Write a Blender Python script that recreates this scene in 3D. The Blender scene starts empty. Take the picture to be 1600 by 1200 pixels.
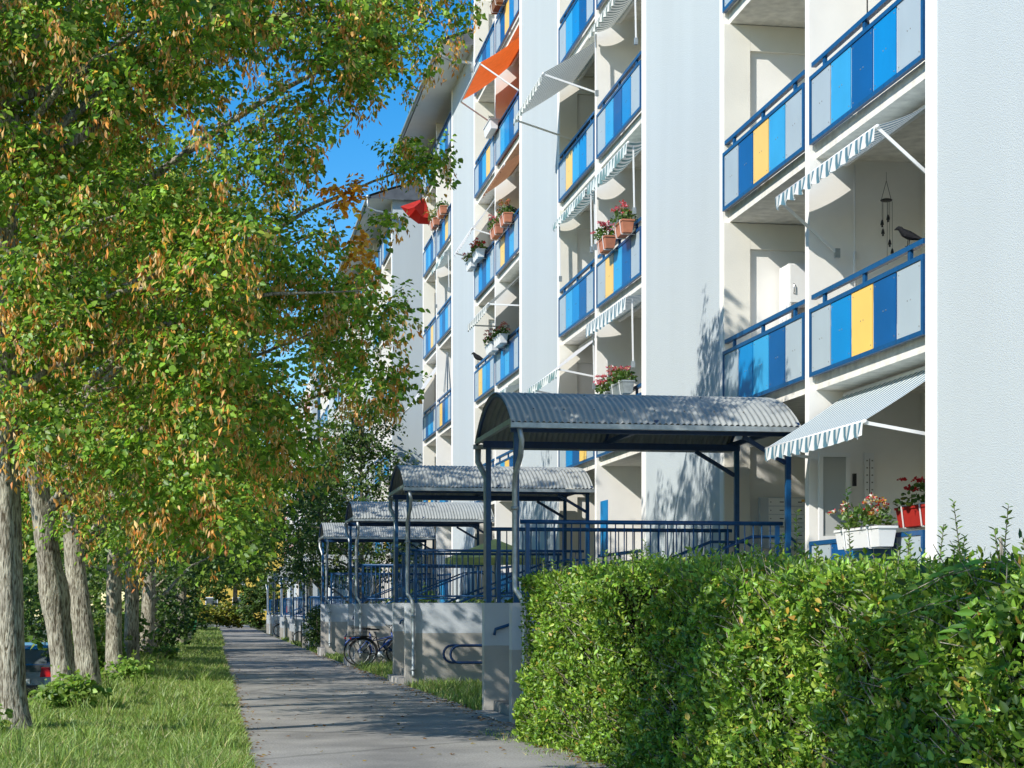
import bpy, math, random
import numpy as np
from mathutils import Vector

# ------------------------------------------------------------------ camera, sky, sun
sc = bpy.context.scene
col = sc.collection
FPX, VX, HY, EYE = 2763.4, 331.83, 942.0, 1.45        # from the photograph's vanishing point (1600 px wide)
TH = math.atan((800 - VX) / FPX)
CT, ST = math.cos(TH), math.sin(TH)
cam = bpy.data.cameras.new('camera'); camo = bpy.data.objects.new('camera', cam); col.objects.link(camo)
camo.location = (0, 0, EYE); camo.rotation_euler = (math.pi / 2, 0, -TH)
cam.sensor_width = 36; cam.lens = FPX / 1600 * 36; cam.shift_y = (HY - 600) / 1600
cam.clip_start = .1; cam.clip_end = 2000
sc.camera = camo
SUN = Vector((1.0, .60, -.80)).normalized()            # the way the light travels
SEL = math.asin(-SUN.z); SAZ = math.atan2(-SUN.x, -SUN.y)
w = bpy.data.worlds.new('World'); sc.world = w; w.use_nodes = True
nt = w.node_tree; bg = nt.nodes['Background']
sky = nt.nodes.new('ShaderNodeTexSky'); sky.sky_type = 'NISHITA'; sky.sun_disc = False
sky.sun_elevation = SEL; sky.sun_rotation = SAZ; sky.altitude = 100; sky.air_density = 1.0; sky.dust_density = .15; sky.ozone_density = 3.0
hs = nt.nodes.new('ShaderNodeHueSaturation'); hs.inputs['Saturation'].default_value = 1.45
nt.links.new(sky.outputs[0], hs.inputs['Color']); nt.links.new(hs.outputs[0], bg.inputs[0]); bg.inputs[1].default_value = .145
sl = bpy.data.lights.new('sun', 'SUN'); sl.energy = 4.6; sl.angle = math.radians(.53); sl.color = (1, .945, .86)
so = bpy.data.objects.new('sun', sl); col.objects.link(so)
so.rotation_euler = SUN.to_track_quat('-Z', 'Y').to_euler(); so.location = (-20, -15, 30)
sc.view_settings.view_transform = 'Standard'; sc.view_settings.look = 'None'
sc.view_settings.exposure = .36; sc.view_settings.gamma = 1
sc.cycles.use_denoising = True; sc.cycles.max_bounces = 7; sc.cycles.transparent_max_bounces = 6
sc.cycles.diffuse_bounces = 4; sc.cycles.glossy_bounces = 2; sc.cycles.transmission_bounces = 4

rng = np.random.default_rng(7)
random.seed(7)

def at_y(px, py, Y):
    a = (px - 800) / FPX; X = Y * (ST + a * CT) / (CT - a * ST); fw = X * ST + Y * CT
    return Vector((X, Y, EYE + (HY - py) * fw / FPX))
def at_f(px, py, fw):
    r = (px - 800) / FPX * fw
    return Vector((r * CT + fw * ST, -r * ST + fw * CT, EYE + (HY - py) * fw / FPX))
def proj(p):
    r = p[0] * CT - p[1] * ST; fw = p[0] * ST + p[1] * CT
    return 800 + FPX * r / fw, HY - FPX * (p[2] - EYE) / fw

# ------------------------------------------------------------------ materials
MAT = {}
def nodes_of(m):
    m.use_nodes = True; n = m.node_tree
    return n, n.nodes['Principled BSDF']
def mat(name, rgb, rough=.6, metal=0, noise=0, nscale=6, bump=0, bscale=60, spec=.5, streak=0, coat=0):
    m = bpy.data.materials.new(name); n, b = nodes_of(m)
    b.inputs['Roughness'].default_value = rough; b.inputs['Metallic'].default_value = metal
    b.inputs['Specular IOR Level'].default_value = spec; b.inputs['Coat Weight'].default_value = coat
    b.inputs['Base Color'].default_value = (*rgb, 1)
    tc = n.nodes.new('ShaderNodeNewGeometry')
    if noise or streak:
        tx = n.nodes.new('ShaderNodeTexNoise'); tx.inputs['Scale'].default_value = nscale; tx.inputs['Detail'].default_value = 6
        mp = n.nodes.new('ShaderNodeMapping'); n.links.new(tc.outputs['Position'], mp.inputs[0])
        if streak: mp.inputs['Scale'].default_value = (1, 1, .12)
        n.links.new(mp.outputs[0], tx.inputs['Vector'])
        rp = n.nodes.new('ShaderNodeValToRGB')
        k = noise or streak
        rp.color_ramp.elements[0].position = .3; rp.color_ramp.elements[1].position = .7
        rp.color_ramp.elements[0].color = (*[c * (1 - k) for c in rgb], 1)
        rp.color_ramp.elements[1].color = (*[min(1, c * (1 + k)) for c in rgb], 1)
        n.links.new(tx.outputs[0], rp.inputs[0]); n.links.new(rp.outputs[0], b.inputs['Base Color'])
    if bump:
        t2 = n.nodes.new('ShaderNodeTexNoise'); t2.inputs['Scale'].default_value = bscale; t2.inputs['Detail'].default_value = 4
        n.links.new(tc.outputs['Position'], t2.inputs['Vector'])
        bp = n.nodes.new('ShaderNodeBump'); bp.inputs['Strength'].default_value = bump; bp.inputs['Distance'].default_value = .01
        n.links.new(t2.outputs[0], bp.inputs['Height']); n.links.new(bp.outputs[0], b.inputs['Normal'])
    MAT[name] = m
    return m

mat('stucco', (.465, .515, .530), .9, streak=.028, nscale=1.2, bump=.9, bscale=75, spec=.2)
mat('white', (.80, .79, .75), .75, noise=.04, nscale=2, spec=.3, bump=.15, bscale=80)
mat('slab', (.70, .68, .62), .85, noise=.16, nscale=7, spec=.2, bump=.3)
mat('cream', (.74, .72, .64), .8, noise=.05, nscale=1.5, spec=.25, bump=.2, bscale=60)
mat('plinth', (.42, .40, .36), .9, noise=.08, nscale=3, bump=.4, bscale=50, spec=.2)
mat('concrete', (.36, .35, .33), .9, noise=.2, nscale=9, bump=.5, bscale=60, spec=.2)
mat('cheek', (.50, .54, .57), .9, noise=.07, nscale=2.2, bump=.5, bscale=50, spec=.2)
mat('granite', (.20, .20, .19), .8, noise=.5, nscale=60, bump=.2, bscale=120)
mat('p_grey', (.37, .435, .465), .42, noise=.04, nscale=2)
mat('p_dark', (.003, .082, .260), .34, noise=.08, nscale=2)
mat('p_mid', (.003, .215, .520), .34, noise=.06, nscale=2)
mat('p_sky', (.040, .330, .610), .34, noise=.06, nscale=2)
mat('p_yel', (.83, .53, .12), .4, noise=.04, nscale=2)
mat('p_red', (.45, .03, .03), .4)
mat('blue', (.005, .068, .190), .38, noise=.15, nscale=12)
mat('navy', (.006, .040, .130), .42, noise=.2, nscale=10)
mat('galv', (.36, .40, .41), .45, metal=.55, noise=.18, nscale=14)
mat('sheet', (.33, .35, .335), .6, metal=.15, noise=.1, nscale=4, bump=.1)
mat('darksheet', (.10, .11, .12), .6, metal=.2, noise=.2)
mat('black', (.015, .015, .016), .5)
mat('rubber', (.02, .02, .02), .8)
mat('chrome', (.55, .55, .55), .25, metal=1)
mat('terra', (.46, .17, .09), .75, noise=.12, nscale=12)
mat('plasticwhite', (.76, .77, .76), .45)
mat('soil', (.05, .035, .022), .95, noise=.4, nscale=30, bump=.6)
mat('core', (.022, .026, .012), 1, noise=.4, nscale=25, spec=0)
mat('glass', (.09, .11, .12), .06, spec=.8)
mat('frost', (.40, .42, .41), .5)
mat('orange', (.85, .16, .03), .8, noise=.08, nscale=8)
mat('redcloth', (.55, .03, .02), .8, noise=.1)
mat('brown', (.33, .17, .09), .8, noise=.1)
mat('limecloth', (.52, .56, .20), .8, noise=.08)
mat('whitecloth', (.78, .78, .78), .85)
mat('curtain', (.50, .14, .09), .85)
mat('wood', (.35, .12, .04), .7, noise=.2)
mat('crow', (.006, .0065, .008), .8, spec=.2, noise=.5, nscale=30)
mat('carpaint', (.09, .10, .105), .25, metal=.6, coat=.6)
mat('carwhite', (.72, .73, .74), .3, coat=.5)
mat('carred', (.45, .02, .02), .3, coat=.5)
mat('carblue', (.02, .08, .35), .3, coat=.5)
mat('taillight', (.45, .01, .01), .2)
mat('bingreen', (.03, .16, .06), .5)
mat('yellowwall', (.70, .48, .08), .85, noise=.06)
mat('petalred', (.60, .02, .03), .6); mat('petalpink', (.70, .18, .28), .6); mat('petalwhite', (.75, .72, .68), .6)

def cloth(name, t=.4):
    m = MAT[name]; n = m.node_tree; b = n.nodes['Principled BSDF']; o = n.nodes['Material Output']
    tr = n.nodes.new('ShaderNodeBsdfTranslucent'); mx = n.nodes.new('ShaderNodeMixShader'); mx.inputs[0].default_value = t
    l = b.inputs['Base Color'].links
    if l: n.links.new(l[0].from_socket, tr.inputs[0])
    else: tr.inputs[0].default_value = b.inputs['Base Color'].default_value
    n.links.new(b.outputs[0], mx.inputs[1]); n.links.new(tr.outputs[0], mx.inputs[2]); n.links.new(mx.outputs[0], o.inputs[0])
for c_ in ('orange', 'redcloth', 'brown', 'limecloth', 'whitecloth'): cloth(c_)

def asphalt():
    m = bpy.data.materials.new('asphalt'); n, b = nodes_of(m); b.inputs['Roughness'].default_value = .9
    g = n.nodes.new('ShaderNodeNewGeometry')
    a = n.nodes.new('ShaderNodeTexNoise'); a.inputs['Scale'].default_value = 42; a.inputs['Detail'].default_value = 8; a.inputs['Roughness'].default_value = .75
    c = n.nodes.new('ShaderNodeTexNoise'); c.inputs['Scale'].default_value = .9; c.inputs['Detail'].default_value = 8
    v = n.nodes.new('ShaderNodeTexVoronoi'); v.feature = 'DISTANCE_TO_EDGE'; v.inputs['Scale'].default_value = .22
    n2 = n.nodes.new('ShaderNodeTexNoise'); n2.inputs['Scale'].default_value = 2.5; n2.inputs['Detail'].default_value = 6
    ad = n.nodes.new('ShaderNodeMix'); ad.data_type = 'VECTOR'; ad.inputs[0].default_value = .12
    n.links.new(g.outputs['Position'], n2.inputs['Vector']); n.links.new(g.outputs['Position'], ad.inputs[4]); n.links.new(n2.outputs['Color'], ad.inputs[5])
    n.links.new(ad.outputs[1], v.inputs['Vector'])
    for t in (a, c): n.links.new(g.outputs['Position'], t.inputs['Vector'])
    r1 = n.nodes.new('ShaderNodeValToRGB'); r1.color_ramp.elements[0].color = (.165, .158, .146, 1); r1.color_ramp.elements[1].color = (.42, .405, .375, 1)
    r1.color_ramp.elements[0].position = .32; r1.color_ramp.elements[1].position = .68
    r2 = n.nodes.new('ShaderNodeValToRGB'); r2.color_ramp.elements[0].color = (.62, .62, .62, 1); r2.color_ramp.elements[1].color = (1.1, 1.1, 1.08, 1)
    r2.color_ramp.elements[0].position = .35; r2.color_ramp.elements[1].position = .65
    r3 = n.nodes.new('ShaderNodeValToRGB'); r3.color_ramp.elements[0].color = (.35, .35, .33, 1); r3.color_ramp.elements[1].color = (1, 1, 1, 1); r3.color_ramp.elements[1].position = .012
    n.links.new(a.outputs[0], r1.inputs[0]); n.links.new(c.outputs[0], r2.inputs[0]); n.links.new(v.outputs[0], r3.inputs[0])
    x = n.nodes.new('ShaderNodeMix'); x.data_type = 'RGBA'; x.blend_type = 'MULTIPLY'; x.inputs[0].default_value = 1
    y = n.nodes.new('ShaderNodeMix'); y.data_type = 'RGBA'; y.blend_type = 'MULTIPLY'; y.inputs[0].default_value = .6
    n.links.new(r1.outputs[0], x.inputs[6]); n.links.new(r2.outputs[0], x.inputs[7])
    n.links.new(x.outputs[2], y.inputs[6]); n.links.new(r3.outputs[0], y.inputs[7]); n.links.new(y.outputs[2], b.inputs['Base Color'])
    bp = n.nodes.new('ShaderNodeBump'); bp.inputs['Strength'].default_value = .6; bp.inputs['Distance'].default_value = .006
    n.links.new(a.outputs[0], bp.inputs['Height']); n.links.new(bp.outputs[0], b.inputs['Normal'])
    MAT['asphalt'] = m
asphalt()
def ground_mat():
    m = bpy.data.materials.new('turf'); n, b = nodes_of(m); b.inputs['Roughness'].default_value = 1
    g = n.nodes.new('ShaderNodeNewGeometry'); a = n.nodes.new('ShaderNodeTexNoise'); a.inputs['Scale'].default_value = 2.2; a.inputs['Detail'].default_value = 9
    n.links.new(g.outputs['Position'], a.inputs['Vector'])
    r = n.nodes.new('ShaderNodeValToRGB'); e = r.color_ramp.elements
    e[0].color = (.030, .042, .014, 1); e[0].position = .35; e[1].color = (.075, .085, .03, 1); e[1].position = .62
    k = e.new(.75); k.color = (.10, .075, .04, 1)
    n.links.new(a.outputs[0], r.inputs[0]); n.links.new(r.outputs[0], b.inputs['Base Color'])
    MAT['turf'] = m
ground_mat()
def bark():
    m = bpy.data.materials.new('bark'); n, b = nodes_of(m); b.inputs['Roughness'].default_value = .95; b.inputs['Specular IOR Level'].default_value = .15
    g = n.nodes.new('ShaderNodeNewGeometry'); mp = n.nodes.new('ShaderNodeMapping'); mp.inputs['Scale'].default_value = (1, 1, .2)
    n.links.new(g.outputs['Position'], mp.inputs[0])
    a = n.nodes.new('ShaderNodeTexNoise'); a.inputs['Scale'].default_value = 46; a.inputs['Detail'].default_value = 7; a.inputs['Distortion'].default_value = .6
    c = n.nodes.new('ShaderNodeTexNoise'); c.inputs['Scale'].default_value = 3.5; c.inputs['Detail'].default_value = 8
    n.links.new(mp.outputs[0], a.inputs['Vector']); n.links.new(g.outputs['Position'], c.inputs['Vector'])
    r = n.nodes.new('ShaderNodeValToRGB'); e = r.color_ramp.elements
    e[0].color = (.10, .08, .055, 1); e[0].position = .36; e[1].color = (.47, .43, .36, 1); e[1].position = .60
    q = n.nodes.new('ShaderNodeValToRGB'); e = q.color_ramp.elements
    e[0].color = (.72, .72, .68, 1); e[0].position = .35; e[1].color = (1.05, 1.08, 1.0, 1); e[1].position = .6
    n.links.new(a.outputs[0], r.inputs[0]); n.links.new(c.outputs[0], q.inputs[0])
    x = n.nodes.new('ShaderNodeMix'); x.data_type = 'RGBA'; x.blend_type = 'MULTIPLY'; x.inputs[0].default_value = 1
    n.links.new(r.outputs[0], x.inputs[6]); n.links.new(q.outputs[0], x.inputs[7]); n.links.new(x.outputs[2], b.inputs['Base Color'])
    bp = n.nodes.new('ShaderNodeBump'); bp.inputs['Strength'].default_value = 1; bp.inputs['Distance'].default_value = .03
    n.links.new(a.outputs[0], bp.inputs['Height']); n.links.new(bp.outputs[0], b.inputs['Normal'])
    MAT['bark'] = m
bark()
def leaf_mat(name, trans=.35, gloss=.07, rough=.45):
    m = bpy.data.materials.new(name); m.use_nodes = True; n = m.node_tree; n.nodes.clear()
    o = n.nodes.new('ShaderNodeOutputMaterial'); at = n.nodes.new('ShaderNodeAttribute'); at.attribute_name = 'tint'
    d = n.nodes.new('ShaderNodeBsdfDiffuse'); t = n.nodes.new('ShaderNodeBsdfTranslucent'); g = n.nodes.new('ShaderNodeBsdfGlossy')
    g.inputs['Roughness'].default_value = rough; g.inputs['Color'].default_value = (.8, .85, .9, 1)
    br = n.nodes.new('ShaderNodeMix'); br.data_type = 'RGBA'; br.blend_type = 'MULTIPLY'; br.inputs[0].default_value = 1; br.inputs[7].default_value = (1.2, 1.3, .7, 1)
    n.links.new(at.outputs[0], d.inputs[0]); n.links.new(at.outputs[0], br.inputs[6]); n.links.new(br.outputs[2], t.inputs[0])
    m1 = n.nodes.new('ShaderNodeMixShader'); m1.inputs[0].default_value = trans; m2 = n.nodes.new('ShaderNodeMixShader'); m2.inputs[0].default_value = gloss
    n.links.new(d.outputs[0], m1.inputs[1]); n.links.new(t.outputs[0], m1.inputs[2])
    n.links.new(m1.outputs[0], m2.inputs[1]); n.links.new(g.outputs[0], m2.inputs[2]); n.links.new(m2.outputs[0], o.inputs[0])
    MAT[name] = m
leaf_mat('leaf', .38, .025); leaf_mat('hedgeleaf', .3, .032, .4); leaf_mat('grass', .3, .04, .5)
def stripes(name, c1, c2, pitch, duty=.5):
    m = bpy.data.materials.new(name); n, b = nodes_of(m); b.inputs['Roughness'].default_value = .85; b.inputs['Specular IOR Level'].default_value = .15
    g = n.nodes.new('ShaderNodeTexCoord'); s = n.nodes.new('ShaderNodeSeparateXYZ'); n.links.new(g.outputs['Object'], s.inputs[0])
    d = n.nodes.new('ShaderNodeMath'); d.operation = 'DIVIDE'; d.inputs[1].default_value = pitch; n.links.new(s.outputs['Y'], d.inputs[0])
    fr = n.nodes.new('ShaderNodeMath'); fr.operation = 'FRACT'; n.links.new(d.outputs[0], fr.inputs[0])
    gt = n.nodes.new('ShaderNodeMath'); gt.operation = 'GREATER_THAN'; gt.inputs[1].default_value = duty; n.links.new(fr.outputs[0], gt.inputs[0])
    x = n.nodes.new('ShaderNodeMix'); x.data_type = 'RGBA'; x.inputs[6].default_value = (*c1, 1); x.inputs[7].default_value = (*c2, 1)
    n.links.new(gt.outputs[0], x.inputs[0]); n.links.new(x.outputs[2], b.inputs['Base Color'])
    MAT[name] = m
stripes('stripe_blue', (.74, .77, .76), (.12, .24, .31), .15, .55)
stripes('stripe_grey', (.74, .75, .70), (.20, .25, .24), .15, .55)
stripes('stripe_green', (.72, .76, .74), (.17, .29, .30), .24, .5)

for c_ in ('stripe_blue', 'stripe_grey', 'stripe_green'): cloth(c_, .25)

# ------------------------------------------------------------------ mesh helpers
class MB:
    def __init__(s): s.v = []; s.f = []; s.m = []; s.sm = []
    def add(s, vs, fs, mi=0, smooth=False):
        o = len(s.v); s.v += [tuple(p) for p in vs]
        s.f += [tuple(i + o for i in f) for f in fs]; s.m += [mi] * len(fs); s.sm += [smooth] * len(fs); return s
    def box(s, x0, x1, y0, y1, z0, z1, mi=0):
        vs = [(x, y, z) for x in (x0, x1) for y in (y0, y1) for z in (z0, z1)]
        return s.add(vs, [(0, 1, 3, 2), (4, 6, 7, 5), (0, 4, 5, 1), (2, 3, 7, 6), (0, 2, 6, 4), (1, 5, 7, 3)], mi)
    def hexa(s, vs, mi=0):      # 8 corners: bottom ring of four, then top ring
        return s.add(vs, [(3, 2, 1, 0), (4, 5, 6, 7), (0, 1, 5, 4), (1, 2, 6, 5), (2, 3, 7, 6), (3, 0, 4, 7)], mi)
    def tube(s, pts, r, n=8, mi=0, cap=True, jitter=None):
        pts = [Vector(p) for p in pts]; k = len(pts)
        rs = r if hasattr(r, '__len__') else [r] * k
        t0 = (pts[1] - pts[0]).normalized()
        u = t0.orthogonal().normalized(); vs = []
        for i in range(k):
            t = (pts[min(i + 1, k - 1)] - pts[max(i - 1, 0)]).normalized()
            u = (u - t * u.dot(t)).normalized(); b = t.cross(u)
            for j in range(n):
                a = 2 * math.pi * j / n; rr = rs[i] * (jitter(i, j) if jitter else 1)
                vs.append(pts[i] + (u * math.cos(a) + b * math.sin(a)) * rr)
        fs = [(i * n + j, i * n + (j + 1) % n, (i + 1) * n + (j + 1) % n, (i + 1) * n + j) for i in range(k - 1) for j in range(n)]
        if cap: fs += [tuple(range(n - 1, -1, -1)), tuple(range((k - 1) * n, k * n))]
        return s.add(vs, fs, mi, True)
    def bar(s, p, q, w, h=None, mi=0, up=(0, 0, 1)):
        p, q = Vector(p), Vector(q); t = (q - p).normalized(); up = Vector(up)
        if abs(t.dot(up)) > .98: up = Vector((0, 1, 0))
        a = t.cross(up).normalized() * w / 2; b = t.cross(a).normalized() * (h or w) / 2
        return s.hexa([p - a - b, p + a - b, p + a + b, p - a + b, q - a - b, q + a - b, q + a + b, q - a + b], mi)
    def ell(s, c, r, nu=10, nv=7, mi=0):
        vs = []; 
        for i in range(nv + 1):
            p = math.pi * i / nv
            for j in range(nu):
                a = 2 * math.pi * j / nu
                vs.append((c[0] + r[0] * math.sin(p) * math.cos(a), c[1] + r[1] * math.sin(p) * math.sin(a), c[2] + r[2] * math.cos(p)))
        fs = [(i * nu + j, (i + 1) * nu + j, (i + 1) * nu + (j + 1) % nu, i * nu + (j + 1) % nu) for i in range(nv) for j in range(nu)]
        return s.add(vs, fs, mi, True)
    def mesh(s, name, mats):
        me = bpy.data.meshes.new(name); me.from_pydata(s.v, [], s.f)
        for x in (mats if isinstance(mats, (list, tuple)) else [mats]): me.materials.append(MAT[x])
        me.polygons.foreach_set('material_index', s.m); me.polygons.foreach_set('use_smooth', s.sm); me.update()
        return me
    def build(s, name, mats, parent=None, loc=(0, 0, 0)): return put(name, s.mesh(name, mats), parent, loc)
def put(name, me, parent=None, loc=(0, 0, 0), rz=0):
    o = bpy.data.objects.new(name, me); col.objects.link(o); o.location = loc; o.rotation_euler = (0, 0, rz)
    if parent: o.parent = parent
    return o
def tag(o, label=None, cat=None, group=None, kind=None):
    if label: o['label'] = label
    if cat: o['category'] = cat
    if group: o['group'] = group
    if kind: o['kind'] = kind
    return o
def thing(name, loc, label, cat, group=None, rz=0):
    o = bpy.data.objects.new(name, None); col.objects.link(o); o.location = loc; o.rotation_euler = (0, 0, rz); o.empty_display_size = .2
    return tag(o, label, cat, group)
def copy_tree(o, loc, label=None, rz=None, parent=None):
    c = o.copy(); col.objects.link(c); c.parent = parent
    if loc is not None: c.location = loc
    if rz is not None: c.rotation_euler = (0, 0, rz)
    if label: c['label'] = label
    for ch in list(o.children): copy_tree(ch, None, parent=c)
    return c
def B(*a, mi=0): return MB().box(*a, mi)

def arrays_mesh(name, V, F, mats, tint=None, smooth=False):
    me = bpy.data.meshes.new(name); V = np.asarray(V, np.float32); F = np.asarray(F, np.int32); k = F.shape[1]
    me.vertices.add(len(V)); me.vertices.foreach_set('co', V.ravel())
    me.loops.add(F.size); me.loops.foreach_set('vertex_index', F.ravel())
    me.polygons.add(len(F)); me.polygons.foreach_set('loop_start', np.arange(0, F.size, k, dtype=np.int32))
    try: me.polygons.foreach_set('loop_total', np.full(len(F), k, np.int32))
    except Exception: pass
    me.materials.append(MAT[mats])
    if tint is not None:
        at = me.attributes.new('tint', 'FLOAT_COLOR', 'POINT')
        at.data.foreach_set('color', np.concatenate([tint, np.ones((len(tint), 1))], 1).astype(np.float32).ravel())
    me.update(calc_edges=True)
    return me
def nrm(a): return a / np.maximum(np.linalg.norm(a, axis=1, keepdims=True), 1e-6)
def leaves(P, A, N, L, W, fine=False):
    """kite (2 triangles) or pointed oval (4 triangles) leaves as arrays"""
    A = nrm(A); Bv = nrm(np.cross(N, A)); N = np.cross(A, Bv); L = L[:, None]; W = W[:, None]
    if fine:
        pts = [(0, 0, 0), (.28, .46, .08), (.66, .36, .04), (1, 0, -.1), (.66, -.36, .04), (.28, -.46, .08)]
        fc = [(0, 1, 2), (0, 2, 3), (0, 3, 4), (0, 4, 5)]
    else:
        pts = [(0, 0, 0), (.42, .5, .1), (1, 0, -.06), (.42, -.5, .1)]; fc = [(0, 1, 2), (0, 2, 3)]
    V = np.stack([P + A * L * a + Bv * W * b + N * L * c for a, b, c in pts], 1)
    n, k = len(P), len(pts)
    F = (np.arange(n)[:, None, None] * k + np.array(fc)[None]).reshape(-1, 3)
    return V.reshape(-1, 3), F, k
def rand_unit(n): return nrm(rng.normal(size=(n, 3)))
def palette(n, cols, probs=None, vary=.22):
    c = np.array(cols)[rng.choice(len(cols), n, p=probs)]
    return np.clip(c * (1 + rng.normal(0, vary, (n, 1))) * (1 + rng.normal(0, .06, (n, 3))), .004, 1)
GREEN = [(.085, .155, .024), (.115, .190, .030), (.060, .115, .020), (.155, .215, .038)]
# ------------------------------------------------------------------ ground and path
def gz(Y):
    return float(np.interp(Y, [-40, 22, 58, 113, 170, 400], [0, 0, -.27, -.55, -.72, -.8]))
def gx(X, Y):
    z = gz(Y)
    z += .13 * math.exp(-((X + 1.7) / .9) ** 2)
    if X < -2.4: z -= .9 * min(1, (-2.4 - X) / 2.2) ** 1.0
    return z
def ground():
    xs = [-120, -60, -30, -14, -9, -6, -4.6, -4, -3.4, -2.9, -2.4, -2, -1.7, -1.4, -1, -.7, -.4, 0, .28, 3.6, 5, 7, 9, 20, 60, 120]
    ys = [-40, -10, 0, 8, 14, 18, 22, 30, 40, 50, 58, 75, 95, 113, 140, 170, 230, 400]
    vs = [(x, y, gx(x, y) - .03) for y in ys for x in xs]; n = len(xs)
    fs = [(j * n + i, j * n + i + 1, (j + 1) * n + i + 1, (j + 1) * n + i) for j in range(len(ys) - 1) for i in range(n - 1)]
    tag(MB().add(vs, fs).build('ground', 'turf'), 'grassy soil ground under the whole street', 'ground', kind='structure')
    rr = random.Random(3)
    ys = [i * .35 for i in range(-30, 500)]
    vs = []
    for y in ys:
        c = .3 * max(0, y - 60) / 60 * -.2
        vs += [(.28 + c + rr.uniform(-.05, .05), y, gz(y)), (3.57 + c * 2 + rr.uniform(-.05, .05), y, gz(y))]
    fs = [(2 * i, 2 * i + 1, 2 * i + 3, 2 * i + 2) for i in range(len(ys) - 1)]
    tag(MB().add(vs, fs).build('path', 'asphalt'), 'grey asphalt footpath streaked with tree shadows', 'path', kind='structure')
    ys = [-10, 22, 58, 113, 170]
    vs = [(x, y, gx(x, y) + .01) for y in ys for x in (-13, -4.65)]
    tag(MB().add(vs, [(2 * i, 2 * i + 1, 2 * i + 3, 2 * i + 2) for i in range(4)]).build('parking_road', 'asphalt'), 'asphalt parking lane below the grass bank', 'road', kind='structure')
ground()

# ------------------------------------------------------------------ apartment buildings
CODE = dict(G='p_grey', B='p_dark', M='p_mid', S='p_sky', Y='p_yel', R='p_red', W='white')
RW = 3.46
_pm = {}
def panel_mesh(c):
    if c not in _pm:
        m = B(0, .012, -.317, .317, 0, .715)
        for y, z in ((-.27, .05), (.27, .05), (-.27, .665), (.27, .665), (-.04, .36), (.04, .36)): m.ell((-.001, y, z), (.004, .009, .009), 6, 4, 1)
        _pm[c] = m.mesh('panel', [CODE[c], 'granite'])
    return _pm[c]
def frame_mesh(c='blue'):
    k = 'frame' + c
    if k not in _pm:
        m = MB(); h = RW / 2
        m.box(-.02, .03, -h, h, 0, .05); m.box(-.02, .03, -h, h, .77, .82)
        for y in (-h, h - .05): m.box(-.02, .03, y, y + .05, .05, .77)
        for i in range(4): y = -h + .05 + (i + 1) * (RW - .1) / 5; m.box(.006, .03, y - .015, y + .015, .05, .77)
        for y in [-h + .35 * j for j in range(1, 10)]: m.ell((-.021, y, .025), (.004, .007, .007), 6, 4)
        _pm[k] = m.mesh('balcony_railing', c)
        _pm['hr' + c] = B(.0, .06, -h + .03, h - .03, .93, .985).mesh('handrail', c)
        _pm['hb' + c] = B(.012, .046, -.035, .035, .82, .93).mesh('handrail_bracket', c)
    return _pm[k]
def railing(parent, x, yc, z, code, c='blue', rail=True):
    r = put('balcony_railing', frame_mesh(c), parent, (x, yc, z))
    w = (RW - .1) / 5
    for i, ch in enumerate(code):           # listed from the far end towards the hedge
        put('panel', panel_mesh(ch), r, (-.008, RW / 2 - .05 - w * (i + .5), .0525))
    if not rail: return r
    put('handrail', _pm['hr' + c], r)
    for y in (-1.3, 0, 1.3): put('handrail_bracket', _pm['hb' + c], r, (0, y, 0))
    return r
def door_meshes():
    m = MB()
    for a in ((-1.2, -1.14), (-.25, -.19), (.2, .26), (1.14, 1.2)): m.box(-.05, .0, a[0], a[1], .9 if a[0] > .1 else .1, 2.2)
    m.box(-.05, 0, -1.14, -.25, 2.14, 2.2); m.box(-.05, 0, -1.14, -.25, .1, .2); m.box(-.05, 0, .26, 1.14, 2.14, 2.2); m.box(-.05, 0, .26, 1.14, .9, .98)
    g = MB().box(-.02, -.012, -1.14, -.25, .2, 2.14)
    g2 = MB().box(-.02, -.012, .26, 1.14, .98, 2.14)
    return m.mesh('balcony_door', 'plasticwhite'), g.mesh('pane', 'glass'), g2.mesh('pane', 'glass')
DOOR = door_meshes()
DEPTH = 1.42
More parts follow.
